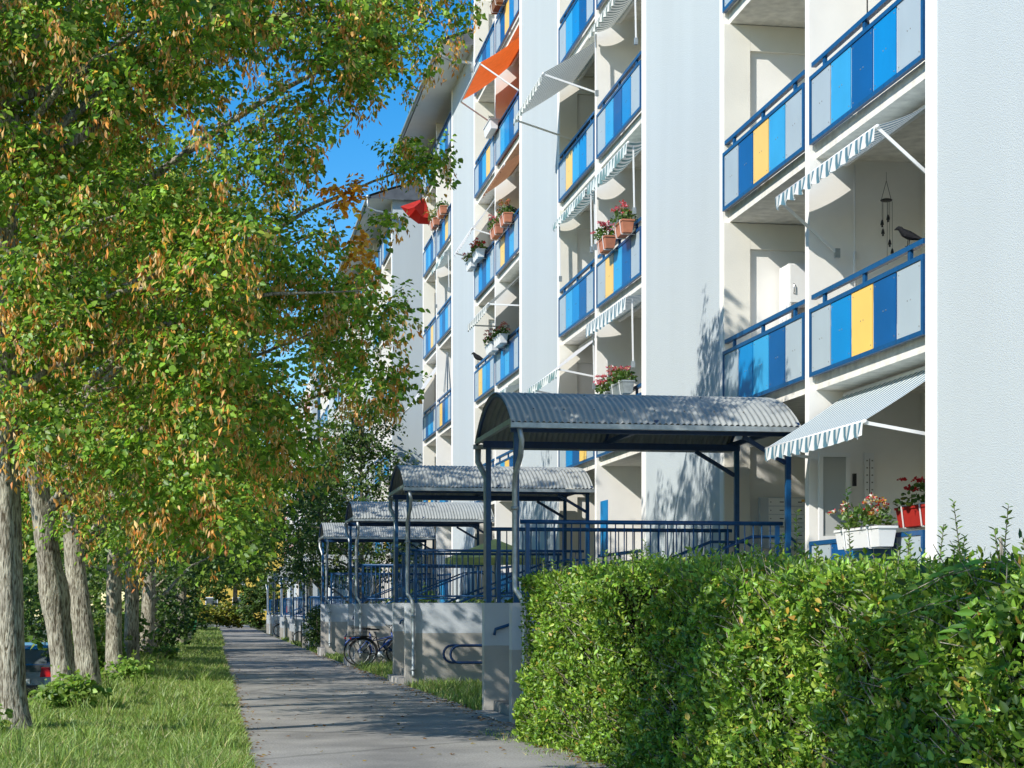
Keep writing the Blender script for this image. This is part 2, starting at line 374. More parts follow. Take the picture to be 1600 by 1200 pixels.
def building(label, X, Y0, n, z0, nfl, codes, top, c='blue', nearwall=0, endpad=.25, recess=True, group=None, detail=True, base=-1.2):
    """n loggia pairs, 12 m apart; each pair is a near (R) and a far (L) column 3.6 m wide"""
    o = thing('apartment_building', (X, Y0, 0), label, 'building', group)
    H = top
    yend = 12 * (n - 1) + 7.2
    def wl(y0, y1, z1=H): B(.012, .35, y0, y1, base, z1).build('wall', 'stucco', o)
    if nearwall: wl(-nearwall, -.27)
    for i in range(n):
        y = 12 * i
        if i < n - 1: wl(y + 7.36, y + 12 - .27 if i < n - 1 else 0)
        fins = [(y - .27, y), (y + 3.53, y + 3.68), (y + 7.2, y + 7.36)]
        for a, b in fins: B(0, DEPTH + .1, a, b, base, H).build('partition_wall', 'white', o)
        B(DEPTH, DEPTH + .25, y + .0, y + 7.2, base, H).build('back_wall', 'cream', o)
        for k in range(nfl):
            z = z0 + 2.8 * k
            for j, (a, b) in enumerate(((y, y + 3.53), (y + 3.68, y + 7.2))):
                lk = 'RL'[j]; yc = (a + b) / 2
                if not (k == 0 and lk == 'L'):
                    B(.085, DEPTH, a, b, z - .15, z + .03).build('floor_slab', 'slab', o)
                    cd = codes.get((i, lk, k)) or random.choice(['GMSBG', 'GYBMG', 'GSMBG', 'GBYSG', 'GMBSG'])
                    railing(o, .005, yc, z, cd, c, not (k == 0 and i == 0 and detail and nearwall))
                    if k == 0: B(.1, .3, a, b, base, z - .16).build('plinth_wall', 'plinth', o)
                    if detail:
                        d = put('balcony_door', DOOR[0], o, (DEPTH - .002, yc, z)); put('pane', DOOR[1], d); put('pane', DOOR[2], d)
                if lk == 'L' and recess:      # shallow frame on the stair-side partition
                    f = MB().box(.003, .38, b - .07, b, z + .035, z + 2.64)
                    f.box(.382, DEPTH, b - .07, b, z + 2.28, z + 2.64)
                    f.build('wall_pilaster', 'cream', o)
    B(.1, DEPTH, -.01, .0 + yend, H - .02, H + .12).build('top_slab', 'white', o)
    if endpad: B(.35, 10, yend + .16, yend + .16 + endpad, base, H).build('gable_wall', 'stucco', o)
    return o
PX = {}
def setc(i, s):
    for tok in s.split(): PX[(i, tok[0], int(tok[1]))] = tok[3:]
setc(0, 'L2:GBYSG R2:GSBMG L1:GMSBG R1:GMYBG R0:GBMBG L3:GSMBG R3:GBYMG')
setc(1, 'L4:GSMBG R4:GYBSG L3:GYSMG R3:GSBMG L2:GSMBG R2:GYSBG L1:GMBYG R1:GBSMG R0:GSYBG')
setc(2, 'L5:GSBMG R5:GBYMG L4:GBSYG R4:GSMBG L3:GMBSG R3:GYBSG L2:GYSMG R2:GMSBG L1:GBMSG R1:GSYBG')
setc(3, 'L5:GMSBG R5:GMSBG L4:GMSBG R4:GBMYG L3:GBMYG R3:GMBSG L2:GBSMG R2:GYBMG L1:SBYMG R1:GMSBG')
XF, Y0, Z0 = 7.11, 16.94, 1.37
P012 = {k: v for k, v in PX.items() if k[0] < 3}
P3 = {(0, k[1], k[2]): v for k, v in PX.items() if k[0] == 3}
bA = building('grey white apartment block with blue and yellow balcony panels beside the clipped hedge', XF, Y0, 3, Z0, 6, P012, 18.5, nearwall=9, endpad=0)
bA['group'] = 'blocks of the long apartment row'
# part of the row with the lower corrugated roof
bB = building('narrow grey apartment section with corrugated roof end beside the orange awning', XF, Y0 + 36, 1, Z0, 6, P3, 17.05, endpad=0, group='blocks of the long apartment row')
B(.012, .35, -4.64, -.27, -1.2, 17.0).build('wall', 'stucco', bB)
B(.4, 9, 7.37, 7.6, -1.2, 17).build('gable_wall', 'stucco', bB)
def roof_mesh(y0, y1, x0=-.9, x1=9, z=16.9, rise=.75):
    m = MB(); n = int((y1 - y0) / .0635); prof = []
    for i in range(9): t = i / 8; x = x0 + 3.2 * t; prof.append((x, z + .06 + rise * math.sin(t * math.pi / 2)))
    prof.append((x1, z + rise + .1))
    vs = []
    for j in range(n + 1):
        y = y0 + (y1 - y0) * j / n; b = .02 * math.cos(j * math.pi / 2)
        vs += [(p[0], y, p[1] + b) for p in prof]
    k = len(prof)
    fs = [(j * k + i, j * k + i + 1, (j + 1) * k + i + 1, (j + 1) * k + i) for j in range(n) for i in range(k - 1)]
    m.add(vs, fs, 0, False)
    m2 = MB().add([(p[0] + .05, y, p[1] - .04) for y in (y0 + .04,) for p in prof] + [(p[0] + .05, y0 + .04, z - .05) for p in prof],
                  [(i, i + 1, k + i + 1, k + i) for i in range(k - 1)])
    return m, m2
def eave(o, y0, y1, z=16.9):
    m, m2 = roof_mesh(y0, y1, z=z)
    r = m.build('roof', 'darksheet', o); m2.build('roof_end_panel', 'darksheet', r)
    B(-.85, .4, y0 + .06, y1, z - .02, z + .02).build('soffit', 'white', r)
    g = MB().tube([(-.93, y0, z + .02), (-.93, y1, z + .02)], .065, 8); g.build('gutter', 'galv', r)
    d = MB().tube([(-.93, y0 + .1, z), (-.93, y0 + .1, z - .35), (-.6, y0 + .1, z - .5), (-.06, y0 + .1, z - .55), (-.06, y0 + .1, z - .8)], .045, 8); d.build('downpipe', 'galv', r)
eave(bB, -4.7, 7.8)
# second block, further on and stepped down
P5 = {}
for i in range(5):
    for k in range(6):
        for L in 'LR': P5[(i, L, k)] = random.choice(['GMSBG', 'GYBMG', 'GSMBG', 'GBYSG', 'GMBSG'])
bC = building('farther apartment block with a blank white gable and corrugated roof beyond the gap', 6.52, 65.3, 4, .62, 6, P5, 16.4, endpad=.3, group='blocks of the long apartment row', detail=False, recess=False)
B(.3, 10, -.62, -.30, -1.5, 16.35).build('gable_wall', 'stucco', bC)
B(.0, .3, -.62, -.275, -1.5, 16.35).build('gable_corner', 'stucco', bC)
eave(bC, -.9, 44, 16.25)
P6 = {(i, L, k): random.choice(['WRWRW', 'WWRRW', 'RWWRW']) for i in range(4) for L in 'LR' for k in range(6)}
bD = building('distant white apartment block with red balcony panels seen through the trees', 6.3, 116, 4, .2, 6, P6, 16.2, c='p_red', nearwall=2, group='blocks of the long apartment row', detail=False, recess=False)
# yellow block across the far end of the path
def yellow_block():
    o = thing('yellow_building', (-8, 205, -.8), 'yellow apartment block across the far end of the path', 'building')
    B(0, 22, 0, 10, 0, 19).build('wall', 'yellowwall', o)
    B(-.3, 22.3, -.4, 10, 19.01, 19.4).build('roof', 'darksheet', o)
    wm = B(-.7, .7, -.06, .02, 0, 1.5).mesh('window', 'plasticwhite'); pm = B(-.6, .6, -.075, -.062, .1, 1.4).mesh('pane', 'glass')
    for k in range(6):
        for i in range(7): q = put('window', wm, o, (1.8 + 3.05 * i, -.01, 1.4 + 2.9 * k)); put('pane', pm, q)
yellow_block()

# ------------------------------------------------------------------ entrance canopies and stairs
CX, CY = 3.52, 22.34
def canopy():
    o = thing('entrance_canopy', (CX, CY, 0), 'canopy', 'canopy', 'barrel canopies over the entrance stairs')
    Lx, hw, ze, rise = 3.62, 1.5, 3.62, .50
    R = (hw * hw + rise * rise) / (2 * rise); a0 = math.asin(hw / R)
    nx, na = 48 * 6, 14; vs = []
    for i in range(nx + 1):
        x = Lx * i / nx; b = .012 * math.sin(2 * math.pi * i / 6)
        for j in range(na + 1):
            a = -a0 + 2 * a0 * j / na; r = R + b
            vs.append((x, r * math.sin(a), ze + rise - R + r * math.cos(a)))
    k = na + 1
    fs = [(i * k + j, (i + 1) * k + j, (i + 1) * k + j + 1, i * k + j + 1) for i in range(nx) for j in range(na)]
    roof = MB().add(vs, fs, 0, True).build('roof', 'sheet', o)
    sc_ = MB()
    for i in range(4, 48, 5):
        for a in (-.8, -.4, .1, .5, .85):
            x = (i + .25) * Lx / 48; an = a0 * a; r = R + .013
            sc_.ell((x, r * math.sin(an), ze + rise - R + r * math.cos(an)), (.012, .012, .008), 6, 4)
    sc_.build('roof_bolts', 'granite', roof)
    for s in (-1, 1):
        g = MB().box(-.01, Lx + .01, s * hw - .05, s * hw + .05, ze - .075, ze - .015); g.build('gutter', 'galv', o)
        B(.06, Lx, s * 1.1 - .03, s * 1.1 + .03, ze - .09, ze - .0).build('beam', 'navy', o)
        for x, z in ((.13, 1.42), (3.58, 1.3)):
            B(x - .032, x + .032, s * 1.1 - .032, s * 1.1 + .032, z, ze - .09).build('post', 'blue', o)
        MB().bar((3.55, s * 1.1, ze - .42), (3.0, s * 1.1, ze - .1), .05).build('brace', 'navy', o)
    for x in (.03, 1.8, 3.58):
        pts = [(x, (R - .035) * math.sin(-a0 + 2 * a0 * j / 12), ze + rise - R + (R - .035) * math.cos(-a0 + 2 * a0 * j / 12)) for j in range(13)]
        MB().tube(pts, .022, 6).build('arch_rib', 'navy', o)
        B(x - .025, x + .025, -1.46, 1.46, ze - .012, ze + .05).build('tie_beam', 'galv' if x < .1 else 'navy', o)
    MB().tube([(.1, -1.5, ze - .08), (.13, -1.5, ze - .22), (.13, -1.42, ze - .4), (.10, -1.2, ze - .62), (.10, -1.17, ze - .8), (.10, -1.17, 1.75),
               (.10, -1.2, 1.62), (.17, -1.26, 1.5), (.20, -1.27, 1.4), (.20, -1.27, .12), (.20, -1.3, .06)], .034, 10).build('downpipe', 'galv', o)
    for z in (2.6, 1.2, .2): MB().tube([(.1 if z > 2 else .2, -1.17 if z > 2 else -1.27, z - .02), (.1 if z > 2 else .2, -1.17 if z > 2 else -1.27, z + .02)], .05, 10).build('pipe_clamp', 'galv', o)
    MB().tube([(.05, 1.5, ze - .08), (.05, 1.5, ze - .25), (.12, 1.2, ze - .5), (.12, 1.19, 1.5)], .042, 8).build('downpipe', 'galv', o)
    return o
def stairs():
    o = thing('entrance_stairs', (CX + .06, CY, 0), 'stairs', 'stairs', 'entrance stairs up to the doors')
    for s in (-1, 1):
        y0, y1 = (-1.2, -1.0) if s < 0 else (1.0, 1.2)
        cw = B(0, 3.5, y0, y1, .88, 1.45).build('cheek_wall', 'cheek', o)
        B(0, 3.5, y0, y1, -1.0, .879).build('wall_base', 'plinth', cw)
        MB().tube([(.12, s * .93, 1.02), (.14, s * .93, 1.10), (.3, s * .93, 1.15), (3.1, s * .93, 2.28), (3.6, s * .93, 2.28), (3.68, s * .93, 2.22), (3.68, s * .93, 2.1)], .021, 8).build('handrail', 'blue', o)
        r = MB(); y = s * 1.1
        r.tube([(.12, y, 2.44), (3.45, y, 2.44)], .026, 8); r.tube([(.2, y, 1.58), (3.4, y, 1.58)], .016, 6)
        rail = r.build('railing', 'blue', o)
        for x in (.21, 3.38): B(x - .025, x + .025, y - .025, y + .025, 1.45, 2.42).build('railing_post', 'blue', rail)
        bm = MB().tube([(0, 0, 1.59), (0, 0, 2.43)], .0075, 6).mesh('baluster', 'blue')
        x = .32
        while x < 3.3:
            put('baluster', bm, rail, (x, y, 0))
            x += .11
    for i in range(9):
        B(.12 + .35 * i, 3.3, -.998, .998, .15 * i - .06 if i else -.6, .15 * (i + 1)).build('step', 'granite' if i < 1 else 'concrete', o)
    B(3.302, 4.95, -1.75, 1.75, -.6, 1.36).build('landing', 'concrete', o)
    B(-.12, .1, -.99, .99, -.6, .02).build('threshold_slab', 'concrete', o)
    return o
cp = canopy(); st = stairs()
NTH = ['beside the clipped hedge', 'second from the clipped hedge', 'third from the clipped hedge', 'fourth from the clipped hedge', 'fifth from the clipped hedge', 'sixth from the clipped hedge', 'seventh from the clipped hedge', 'eighth from the clipped hedge', 'ninth from the clipped hedge']
for i, nth in enumerate(NTH):
    off = (0, 0, -.02, -.04, -.75, -.75, -.75, -.8, -.8)[i]
    yy = CY + 12 * i + (.4 if i > 3 else 0)
    c_ = cp if i == 0 else copy_tree(cp, (CX, yy, off))
    s_ = st if i == 0 else copy_tree(st, (CX + .06, yy, off))
    c_['label'] = 'grey corrugated barrel canopy on blue posts, ' + nth
    s_['label'] = 'entrance stairs between pale cheek walls with blue railings, ' + nth
    c_.location.z = off; s_.location.z = off
# ------------------------------------------------------------------ balcony things
def ceil(k): return Z0 + 2.8 * (k + 1) - .16
def span(i, s): return (Y0 + 12 * i + .12, Y0 + 12 * i + 3.42) if s == 'R' else (Y0 + 12 * i + 3.8, Y0 + 12 * i + 7.08)
def awning(i, s, k, xf, zf, m, label, arms=True, val=.17, valm=None, roll=False, drop=None, sag=.05, pivot=.48):
    y0, y1 = span(i, s); yc = (y0 + y1) / 2; h = (y1 - y0) / 2 - .04; zc = ceil(k) - .09; xw = XF + .42
    o = thing('awning', (xw, yc, zc), label, 'awning', 'awnings over the balconies')
    dx, dz = xf - xw, zf - zc; n = 14; ny = 12
    vs = []; rr = random.Random(i * 31 + k * 7 + ord(s))
    for a in range(n + 1):
        t = a / n
        for b in range(ny + 1):
            u = b / ny; e = math.sin(u * math.pi)
            vs.append((dx * t, -h + 2 * h * u, dz * t - (sag * math.sin(math.pi * t) * (.6 + .4 * e)) + .045))
    kk = ny + 1
    fs = [(a * kk + b, a * kk + b + 1, (a + 1) * kk + b + 1, (a + 1) * kk + b) for a in range(n) for b in range(ny)]
    fab = MB().add(vs, fs, 0, True).build('fabric', m, o)
    MB().tube([(0, -h - .03, .03), (0, h + .03, .03)], .04, 10).build('roller', 'plasticwhite', o)
    MB().tube([(dx, -h - .02, dz + .03), (dx, h + .02, dz + .03)], .022, 8).build('front_bar', 'plasticwhite', o)
    if val:
        nv = 110; vs = []
        for j in range(nv + 1):
            y = -h + 2 * h * j / nv; w = .018 * math.sin(j * .62 + rr.random() * .5) + rr.uniform(-.006, .006)
            sc_ = abs(math.sin(y * math.pi / .27)) * .035
            vs += [(dx - .022, y, dz + .03), (dx - .03 - w * .6, y, dz + .03 - val * .55), (dx - .03 - w * 1.5, y, dz + .03 - val + .035 - sc_)]
        fs = [(3 * j + q, 3 * j + q + 1, 3 * j + q + 4, 3 * j + q + 3) for j in range(nv) for q in (0, 1)]
        MB().add(vs, fs, 0, True).build('valance', valm or m, fab)
    if arms:
        for e in (-1, 1):
            y = e * (h + .0)
            p = Vector((dx, y, dz + .02)); q = Vector((XF + .3 - xw, y, dz - pivot))
            if roll: q = Vector((dx + .12, y * .96, dz - 1.1)); p = Vector((dx + .1, y * .96, dz))
            MB().bar(p, q, .022, .035).build('arm', 'plasticwhite', o)
            MB().box(q.x - .03, q.x + .03, q.y - .025, q.y + .025, q.z - .06, q.z + .05).build('arm_bracket', 'galv', o)
    return o
awning(0, 'R', 0, 6.53, 3.26, 'stripe_blue', 'pale blue striped awning let down over the ground floor balcony by the hedge', sag=.03, pivot=.12)
awning(0, 'R', 1, 6.66, 6.26, 'stripe_blue', 'half wound striped awning above the balcony with the wind chime', sag=.1, pivot=.6)
awning(1, 'L', 3, 6.15, 11.4, 'stripe_grey', 'grey striped awning let fully down above a yellow panelled balcony', pivot=.35)
awning(1, 'R', 3, 6.95, ceil(3) - .35, 'stripe_grey', 'wound up awning with hanging arms beside the grey striped awning', roll=True, sag=.12)
awning(1, 'R', 2, 6.92, ceil(2) - .42, 'stripe_green', 'green white striped awning rolled up above the terracotta flower boxes', arms=True, roll=True, sag=.2, val=.22)
awning(1, 'L', 2, 6.98, ceil(2) - .35, 'stripe_green', 'rolled up green striped awning left of the terracotta flower boxes', roll=True, sag=.15)
awning(1, 'R', 1, 6.9, ceil(1) - .22, 'stripe_blue', 'rolled up awning with pale striped valance under the terracotta flower boxes', roll=True, val=.25)
awning(1, 'L', 1, 6.45, 5.84, 'whitecloth', 'plain white awning sloping down just above the nearest canopy roof', pivot=.15, valm='stripe_green')
awning(2, 'R', 4, 6.2, 14.1, 'orange', 'bright orange awning let down from a high balcony', val=.0, sag=.12, pivot=.75)
awning(2, 'R', 3, 6.78, 11.75, 'brown', 'brown awning half wound above the terracotta boxes of pink flowers', val=.1, arms=False)
awning(2, 'L', 3, 6.55, 11.0, 'whitecloth', 'white awning sloping down above white boxes of red geraniums', val=.12, pivot=.2)
awning(2, 'R', 2, 6.4, 8.46, 'stripe_grey', 'small grey awning with scalloped edge above white boxes of mixed flowers', val=.2, pivot=.0)
awning(2, 'R', 1, 6.85, ceil(1) - .3, 'stripe_green', 'rolled up striped awning just above the crown of the nearest canopy', roll=True, arms=False)
awning(3, 'L', 2, 6.45, 7.9, 'whitecloth', 'white sheet awning on the narrow section beyond the blank wall', val=.0, arms=False)
awning(3, 'R', 3, 6.95, ceil(3) - .35, 'stripe_green', 'rolled up awning with hanging arm on the narrow far section', roll=True)

def plant_arrays(n, rx, ry, rz, size, cols, up=.5):
    d = rand_unit(n) * (rng.random((n, 1)) ** .4); P = d * np.array([rx, ry, rz]); P[:, 2] = np.abs(P[:, 2])
    A = nrm(d + rng.normal(0, .5, (n, 3)) + [0, 0, .2]); N = nrm(rng.normal(0, .6, (n, 3)) + [0, 0, up])
    L = size * rng.uniform(.7, 1.3, n)
    V, F, k = leaves(P, A, N, L, L * .8, True)
    return V, F, np.repeat(palette(n, cols), k, 0)
def planter(x, y, z, box, petals, label, ln=.66, dens=1.0, cat='flower box'):
    o = thing('flower_box', (x, y, z), label, cat, 'flower boxes on the balcony rails')
    h = ln / 2; a, b = .075, .1
    MB().hexa([(-a, -h + .03, -.09), (a, -h + .03, -.09), (a, h - .03, -.09), (-a, h - .03, -.09), (-b, -h, .1), (b, -h, .1), (b, h, .1), (-b, h, .1)]).box(-b - .012, b + .012, -h - .012, h + .012, .1, .125).build('box', box, o)
    B(-b + .015, b - .015, -h + .02, h - .02, .1255, .135).build('earth', 'soil', o)
    for y_ in (-h * .55, h * .55): MB().bar((b + .1, y_, .14), (-b - .02, y_, .14), .012).bar((-b - .02, y_, .14), (-a - .015, y_, -.1), .012).bar((-a - .015, y_, -.1), (b + .06, y_, -.1), .012).build('bracket', 'plasticwhite', o)
    V, F, T = plant_arrays(int(170 * dens), .2, h * 1.05, .26, .06, [(.09, .17, .03), (.06, .12, .025), (.14, .22, .05)])
    put('foliage', arrays_mesh('foliage', V + np.array([0, 0, .13]), F, 'leaf', T), o)
    if petals:
        Vs, Fs, Ts, off = [], [], [], 0
        for q in range(int(11 * dens)):
            c = np.array([random.uniform(-.2, .12), random.uniform(-h, h), random.uniform(.22, .42)])
            V, F, T = plant_arrays(34, .045, .045, .045, .028, petals, .2)
            Vs.append(V + c); Fs.append(F + off); Ts.append(T); off += len(V)
        put('blossoms', arrays_mesh('blossoms', np.concatenate(Vs), np.concatenate(Fs), 'leaf', np.concatenate(Ts)), o)
    return o
PINK = [(.65, .12, .22), (.7, .3, .35), (.6, .05, .08)]; RED = [(.55, .01, .02), (.4, .01, .015)]; MIX = [(.6, .04, .05), (.7, .2, .3), (.72, .68, .6)]
PXo = XF - .16
planter(PXo, 30.9, 7.83, 'terra', PINK, 'terracotta flower box with pink geraniums over the yellow panel')
planter(PXo, 29.55, 7.83, 'terra', [(.6, .02, .03), (.65, .25, .3)], 'terracotta flower box with red bloom next to a grey wall')
planter(PXo, 43.3, 10.62, 'terra', PINK, 'terracotta flower box of pink flowers under the brown awning', 1.0, 1.3)
planter(PXo, 41.9, 10.62, 'terra', [(.55, .15, .12), (.3, .25, .06)], 'leafy terracotta flower box beside the tall blank wall', .8)
planter(PXo, 47.6, 10.62, 'plasticwhite', RED, 'white flower box of red geraniums farther from the orange awning', .9, 1.3)
planter(PXo, 46.3, 10.62, 'plasticwhite', RED, 'white flower box of red geraniums nearer to the terracotta boxes', .9, 1.3)
planter(PXo, 44.0, 7.84, 'plasticwhite', PINK, 'white flower box with pink blossom under the small grey awning', 1.0, 1.1)
planter(PXo, 42.7, 7.84, 'plasticwhite', MIX, 'white flower box with red and white blossom under the small grey awning', 1.0, 1.3)
planter(PXo, 55.6, 13.42, 'terra', [(.4, .35, .1)], 'terracotta box of green plants beside the red parasol', 1.0)
planter(PXo, 53.9, 13.42, 'terra', None, 'terracotta box of leafy plants above a yellow panel on the narrow section', 1.0)
planter(PXo, 43.2, 16.25, 'brown', PINK, 'dark wooden flower box with pink flowers on the highest balcony', 1.0)
planter(PXo, 29.7, 5.1, 'galv', PINK + [(.3, .3, .08)], 'bushy flower box just above the nearest canopy roof', 1.0, 2.2)
planter(PXo, 30.8, 5.05, 'galv', PINK, 'trailing flower box beside the plain white awning', .8, 1.6)
planter(PXo - .02, 18.15, 2.13, 'plasticwhite', [(.72, .7, .62), (.6, .45, .1), (.5, .02, .03)], 'long white flower box on the ground floor balcony behind the hedge', 1.3, 1.5)
planter(XF + .35, 17.9, 2.36, 'redcloth', [(.5, .02, .03)], 'red trough of plants inside the ground floor balcony', .9, .8)

def crow(loc, rz, label, s=1.0):
    m = MB()
    pts = [(-.23, 0, .075), (-.16, 0, .10), (-.08, 0, .13), (0, 0, .165), (.07, 0, .205), (.11, 0, .245), (.135, 0, .275), (.16, 0, .285), (.185, 0, .283), (.23, 0, .268)]
    rs = [.012, .025, .05, .066, .06, .042, .036, .034, .02, .003]
    m.tube([(a * s, b * s, c * s) for a, b, c in pts], [r * s for r in rs], 12)
    for e in (-1, 1):
        m.hexa([(x * s, y * s, z * s) for x, y, z in [(-.22, e * .02, .075), (.05, e * .055, .15), (.05, e * .068, .15), (-.22, e * .03, .075), (-.2, e * .02, .10), (.05, e * .05, .21), (.05, e * .062, .21), (-.2, e * .03, .10)]])
        m.tube([(0, e * .025 * s, .13 * s), (.015 * s, e * .025 * s, .0)], .006 * s, 5)
        m.tube([(-.02 * s, e * .025 * s, .004), (.05 * s, e * .03 * s, .004)], .005 * s, 5)
    o = m.build('crow_figure', 'crow', None, loc); o.rotation_euler = (0, 0, rz)
    return tag(o, label, 'bird figure', 'decoy birds on the balcony rails')
rt = Z0 + .985
crow((XF + .035, 17.45, rt + 2.8), math.radians(135), 'black crow decoy on the blue rail below the wind chime', .72)
crow((XF + .035, 41.9, rt + 2.8 * 3), math.radians(140), 'grey pigeon decoy beside the pink flowers on a high rail', .9)
crow((XF + .035, 47.7, rt + 2.8 * 2), math.radians(130), 'black bird decoy on the rail left of the white flower boxes', 1.1)

def chime():
    o = thing('wind_chime', (XF + .4, 19.0, 6.2), 'black wind chime of hanging bells in the balcony', 'wind chime')
    MB().tube([(0, 0, .12), (0, 0, .02)], .002, 5).tube([(0, 0, .02), (-.06, 0, -.2)], .003, 5).tube([(0, 0, .02), (.06, 0, -.2)], .003, 5).build('cord', 'black', o)
    MB().ell((0, 0, -.2), (.07, .07, .02), 12, 6).build('disc', 'black', o)
    for i, (x, z) in enumerate([(-.05, -.42), (.02, -.36), (-.04, -.52), (.04, -.64), (.07, -.74), (.01, -.84)]):
        b = MB().tube([(x, 0, -.21), (x, 0, z)], .0025, 4); b.tube([(x, 0, z), (x, 0, z - .02), (x, 0, z - .06)], [.005, .014, .022], 8)
        b.ell((x, 0, z - .075), (.013, .013, .013), 8, 5)
        b.build('bell', 'black', o)
chime()
def small_things():
    # cabinet on balcony L k=1
    y = Y0 + 7.2 - .08
    o = thing('cabinet', (7.92, y, 4.20), 'tall white cabinet standing on the balcony with tree shadow', 'cabinet')
    m = MB().box(0, .48, -.42, -.0, 0, 1.1).box(0, .03, -.42, 0, 1.1, 1.42).box(.45, .48, -.42, 0, 1.1, 1.42).box(.03, .45, -.03, 0, 1.1, 1.42).box(0, .48, -.42, 0, 1.42, 1.98)
    m.build('body', 'plasticwhite', o)
    d = B(.012, .468, -.435, -.421, 1.44, 1.96).build('door', 'plasticwhite', o)
    MB().tube([(.06, -.437, 1.56), (.06, -.46, 1.58), (.06, -.46, 1.68), (.06, -.437, 1.7)], .008, 6).build('handle', 'chrome', d)
    MB().box(.06, .16, -.3, -.1, 1.101, 1.25).box(.2, .3, -.35, -.12, 1.101, 1.2, 1).ell((.36, -.25, 1.2), (.06, .06, .09), 8, 6, 2).build('shelf_contents', ['wood', 'terra', 'granite'], o)
    # mailboxes in the entrance
    o = thing('mailbox_unit', (7.60, Y0 + 7.2 - .09, 2.22), 'grey steel mailbox unit in the entrance behind the nearest canopy', 'mailboxes')
    B(0, .66, -.10, 0, 0, .72).build('case', 'cheek', o)
    dm = B(.0, .25, -.012, 0, 0, .105).mesh('mailbox_door', 'plasticwhite'); sm = B(.16, .22, -.016, -.0125, .045, .058).mesh('name_plate', 'black'); lk = MB().ell((.03, -.014, .05), (.008, .006, .008), 6, 4).mesh('lock', 'black')
    for c in range(2):
        for r in range(6):
            d = put('mailbox_door', dm, o, (.12 + .27 * c, -.101, .015 + .117 * r)); put('name_plate', sm, d); put('lock', lk, d)
    B(.60, .65, -.117, -.1135, .655, .69).build('sticker', 'p_yel', o)
    # glazed side screen of the ground floor balcony
    o = thing('glazed_screen', (7.16, 20.30, 2.2), 'white framed glass screen at the edge of the ground floor balcony', 'window')
    m = MB().box(0, .05, -.05, 0, 0, 1.05).box(.34, .39, -.05, 0, 0, 1.05).box(.05, .34, -.05, 0, 0, .05).box(.05, .34, -.05, 0, 1.0, 1.05)
    m.build('frame', 'plasticwhite', o); B(.05, .34, -.03, -.02, .05, 1.0).build('pane', 'frost', o)
    B(.41, .45, -.10, -.06, .65, .8).build('lamp', 'black', o)
    o = thing('wall_thermometer', (7.8, 20.45, 2.1), 'tall white wall thermometer strip in the ground floor balcony', 'thermometer')
    B(0, .12, -.02, 0, 0, 1.17).build('board', 'plasticwhite', o)
    m = MB()
    for i in range(12): m.box(.02, .04, -.024, -.0205, .1 + i * .088, .115 + i * .088).box(.085, .105, -.024, -.0205, .1 + i * .088, .115 + i * .088)
    m.box(.056, .066, -.024, -.0205, .08, 1.1); m.build('scale_marks', 'granite', o)
    # electricity meter cupboard flap in the entrance
    o = B(7.62, 8.0, 0, .02, 1.36, 1.8).build('meter_cupboard', 'cheek', None, (0, Y0 + 7.1, .0)); tag(o, 'grey metal flap low on the entrance wall behind the nearest canopy', 'cupboard')
    # cables
    o = MB().tube([(XF + .55, 20.4, 6.75), (XF + .55, 20.4, 5.6), (XF + .56, 20.4, 5.2)], .012, 6).tube([(XF + .55, 20.4, 5.7), (XF + .55, 20.4, 5.35)], .02, 6).build('awning_crank', 'plasticwhite'); tag(o, 'white awning crank rod hanging beside the wind chime', 'crank rod')
    o = MB().tube([(XF + .25, 19.2, 9.6), (XF + .25, 19.2, 7.6)], .008, 6).ell((XF + .25, 19.2, 8.05), (.03, .03, .05), 8, 5).build('hanging_cord', 'black'); tag(o, 'thin cord with dark knob hanging in the topmost balcony by the hedge', 'cord')
    # wooden box on wall of R2 k=2
    o = thing('bird_house', (XF + .18, 29.0 + .12, 8.35), 'small orange wooden bird house on the balcony wall', 'bird house')
    MB().box(0, .22, 0, .2, 0, .22).build('body', 'wood', o); MB().box(-.05, .27, -.04, .22, .221, .26).build('roof', 'terra', o); MB().ell((-.002, .1, .12), (.004, .03, .03), 10, 6).build('hole', 'black', o)
    # white air box under orange awning
    o = thing('window_box', (XF - .14, 44.3, 13.45), 'empty white flower trough hanging under the orange awning', 'flower box')
    MB().hexa([(-.08, -.5, -.1), (.08, -.5, -.1), (.08, .5, -.1), (-.08, .5, -.1), (-.11, -.52, .12), (.11, -.52, .12), (.11, .52, .12), (-.11, .52, .12)]).build('trough', 'plasticwhite', o)
    B(-.13, .13, -.54, .54, .1205, .145).build('rim', 'plasticwhite', o)
    o = MB().box(XF + .9, XF + .92, 42.2, 45.2, 12.6, 14.9).build('curtain', 'curtain'); tag(o, 'rust red curtain hanging inside the balcony under the orange awning', 'curtain')
    # red parasol
    o = thing('parasol', (XF - .35, 56.9, 12.6), 'half folded red parasol leaning out of a high balcony', 'parasol')
    MB().tube([(.45, 0, 0), (.0, 0, 1.9)], .02, 8).build('pole', 'plasticwhite', o)
    m = MB(); n = 10; tip = Vector((.02, .0, 1.95)); vs = [tip]
    for j in range(n):
        a = 2 * math.pi * j / n; r = .75 if j % 2 else .55; vs.append(Vector((-.25 + r * .7 * math.cos(a), r * math.sin(a), 1.3 - .25 * math.cos(a) + (.1 if j % 2 else 0))))
    m.add(vs, [(0, 1 + j, 1 + (j + 1) % n) for j in range(n)]); m.build('canopy', 'redcloth', o)
    # rotary dryer on R4 k=2
    o = thing('rotary_dryer', (XF + .05, 54.2, 7.0), 'folded rotary clothes dryer standing in a far balcony', 'clothes dryer')
    MB().tube([(0, 0, 0), (0, 0, 2.2)], .02, 6).build('pole', 'galv', o)
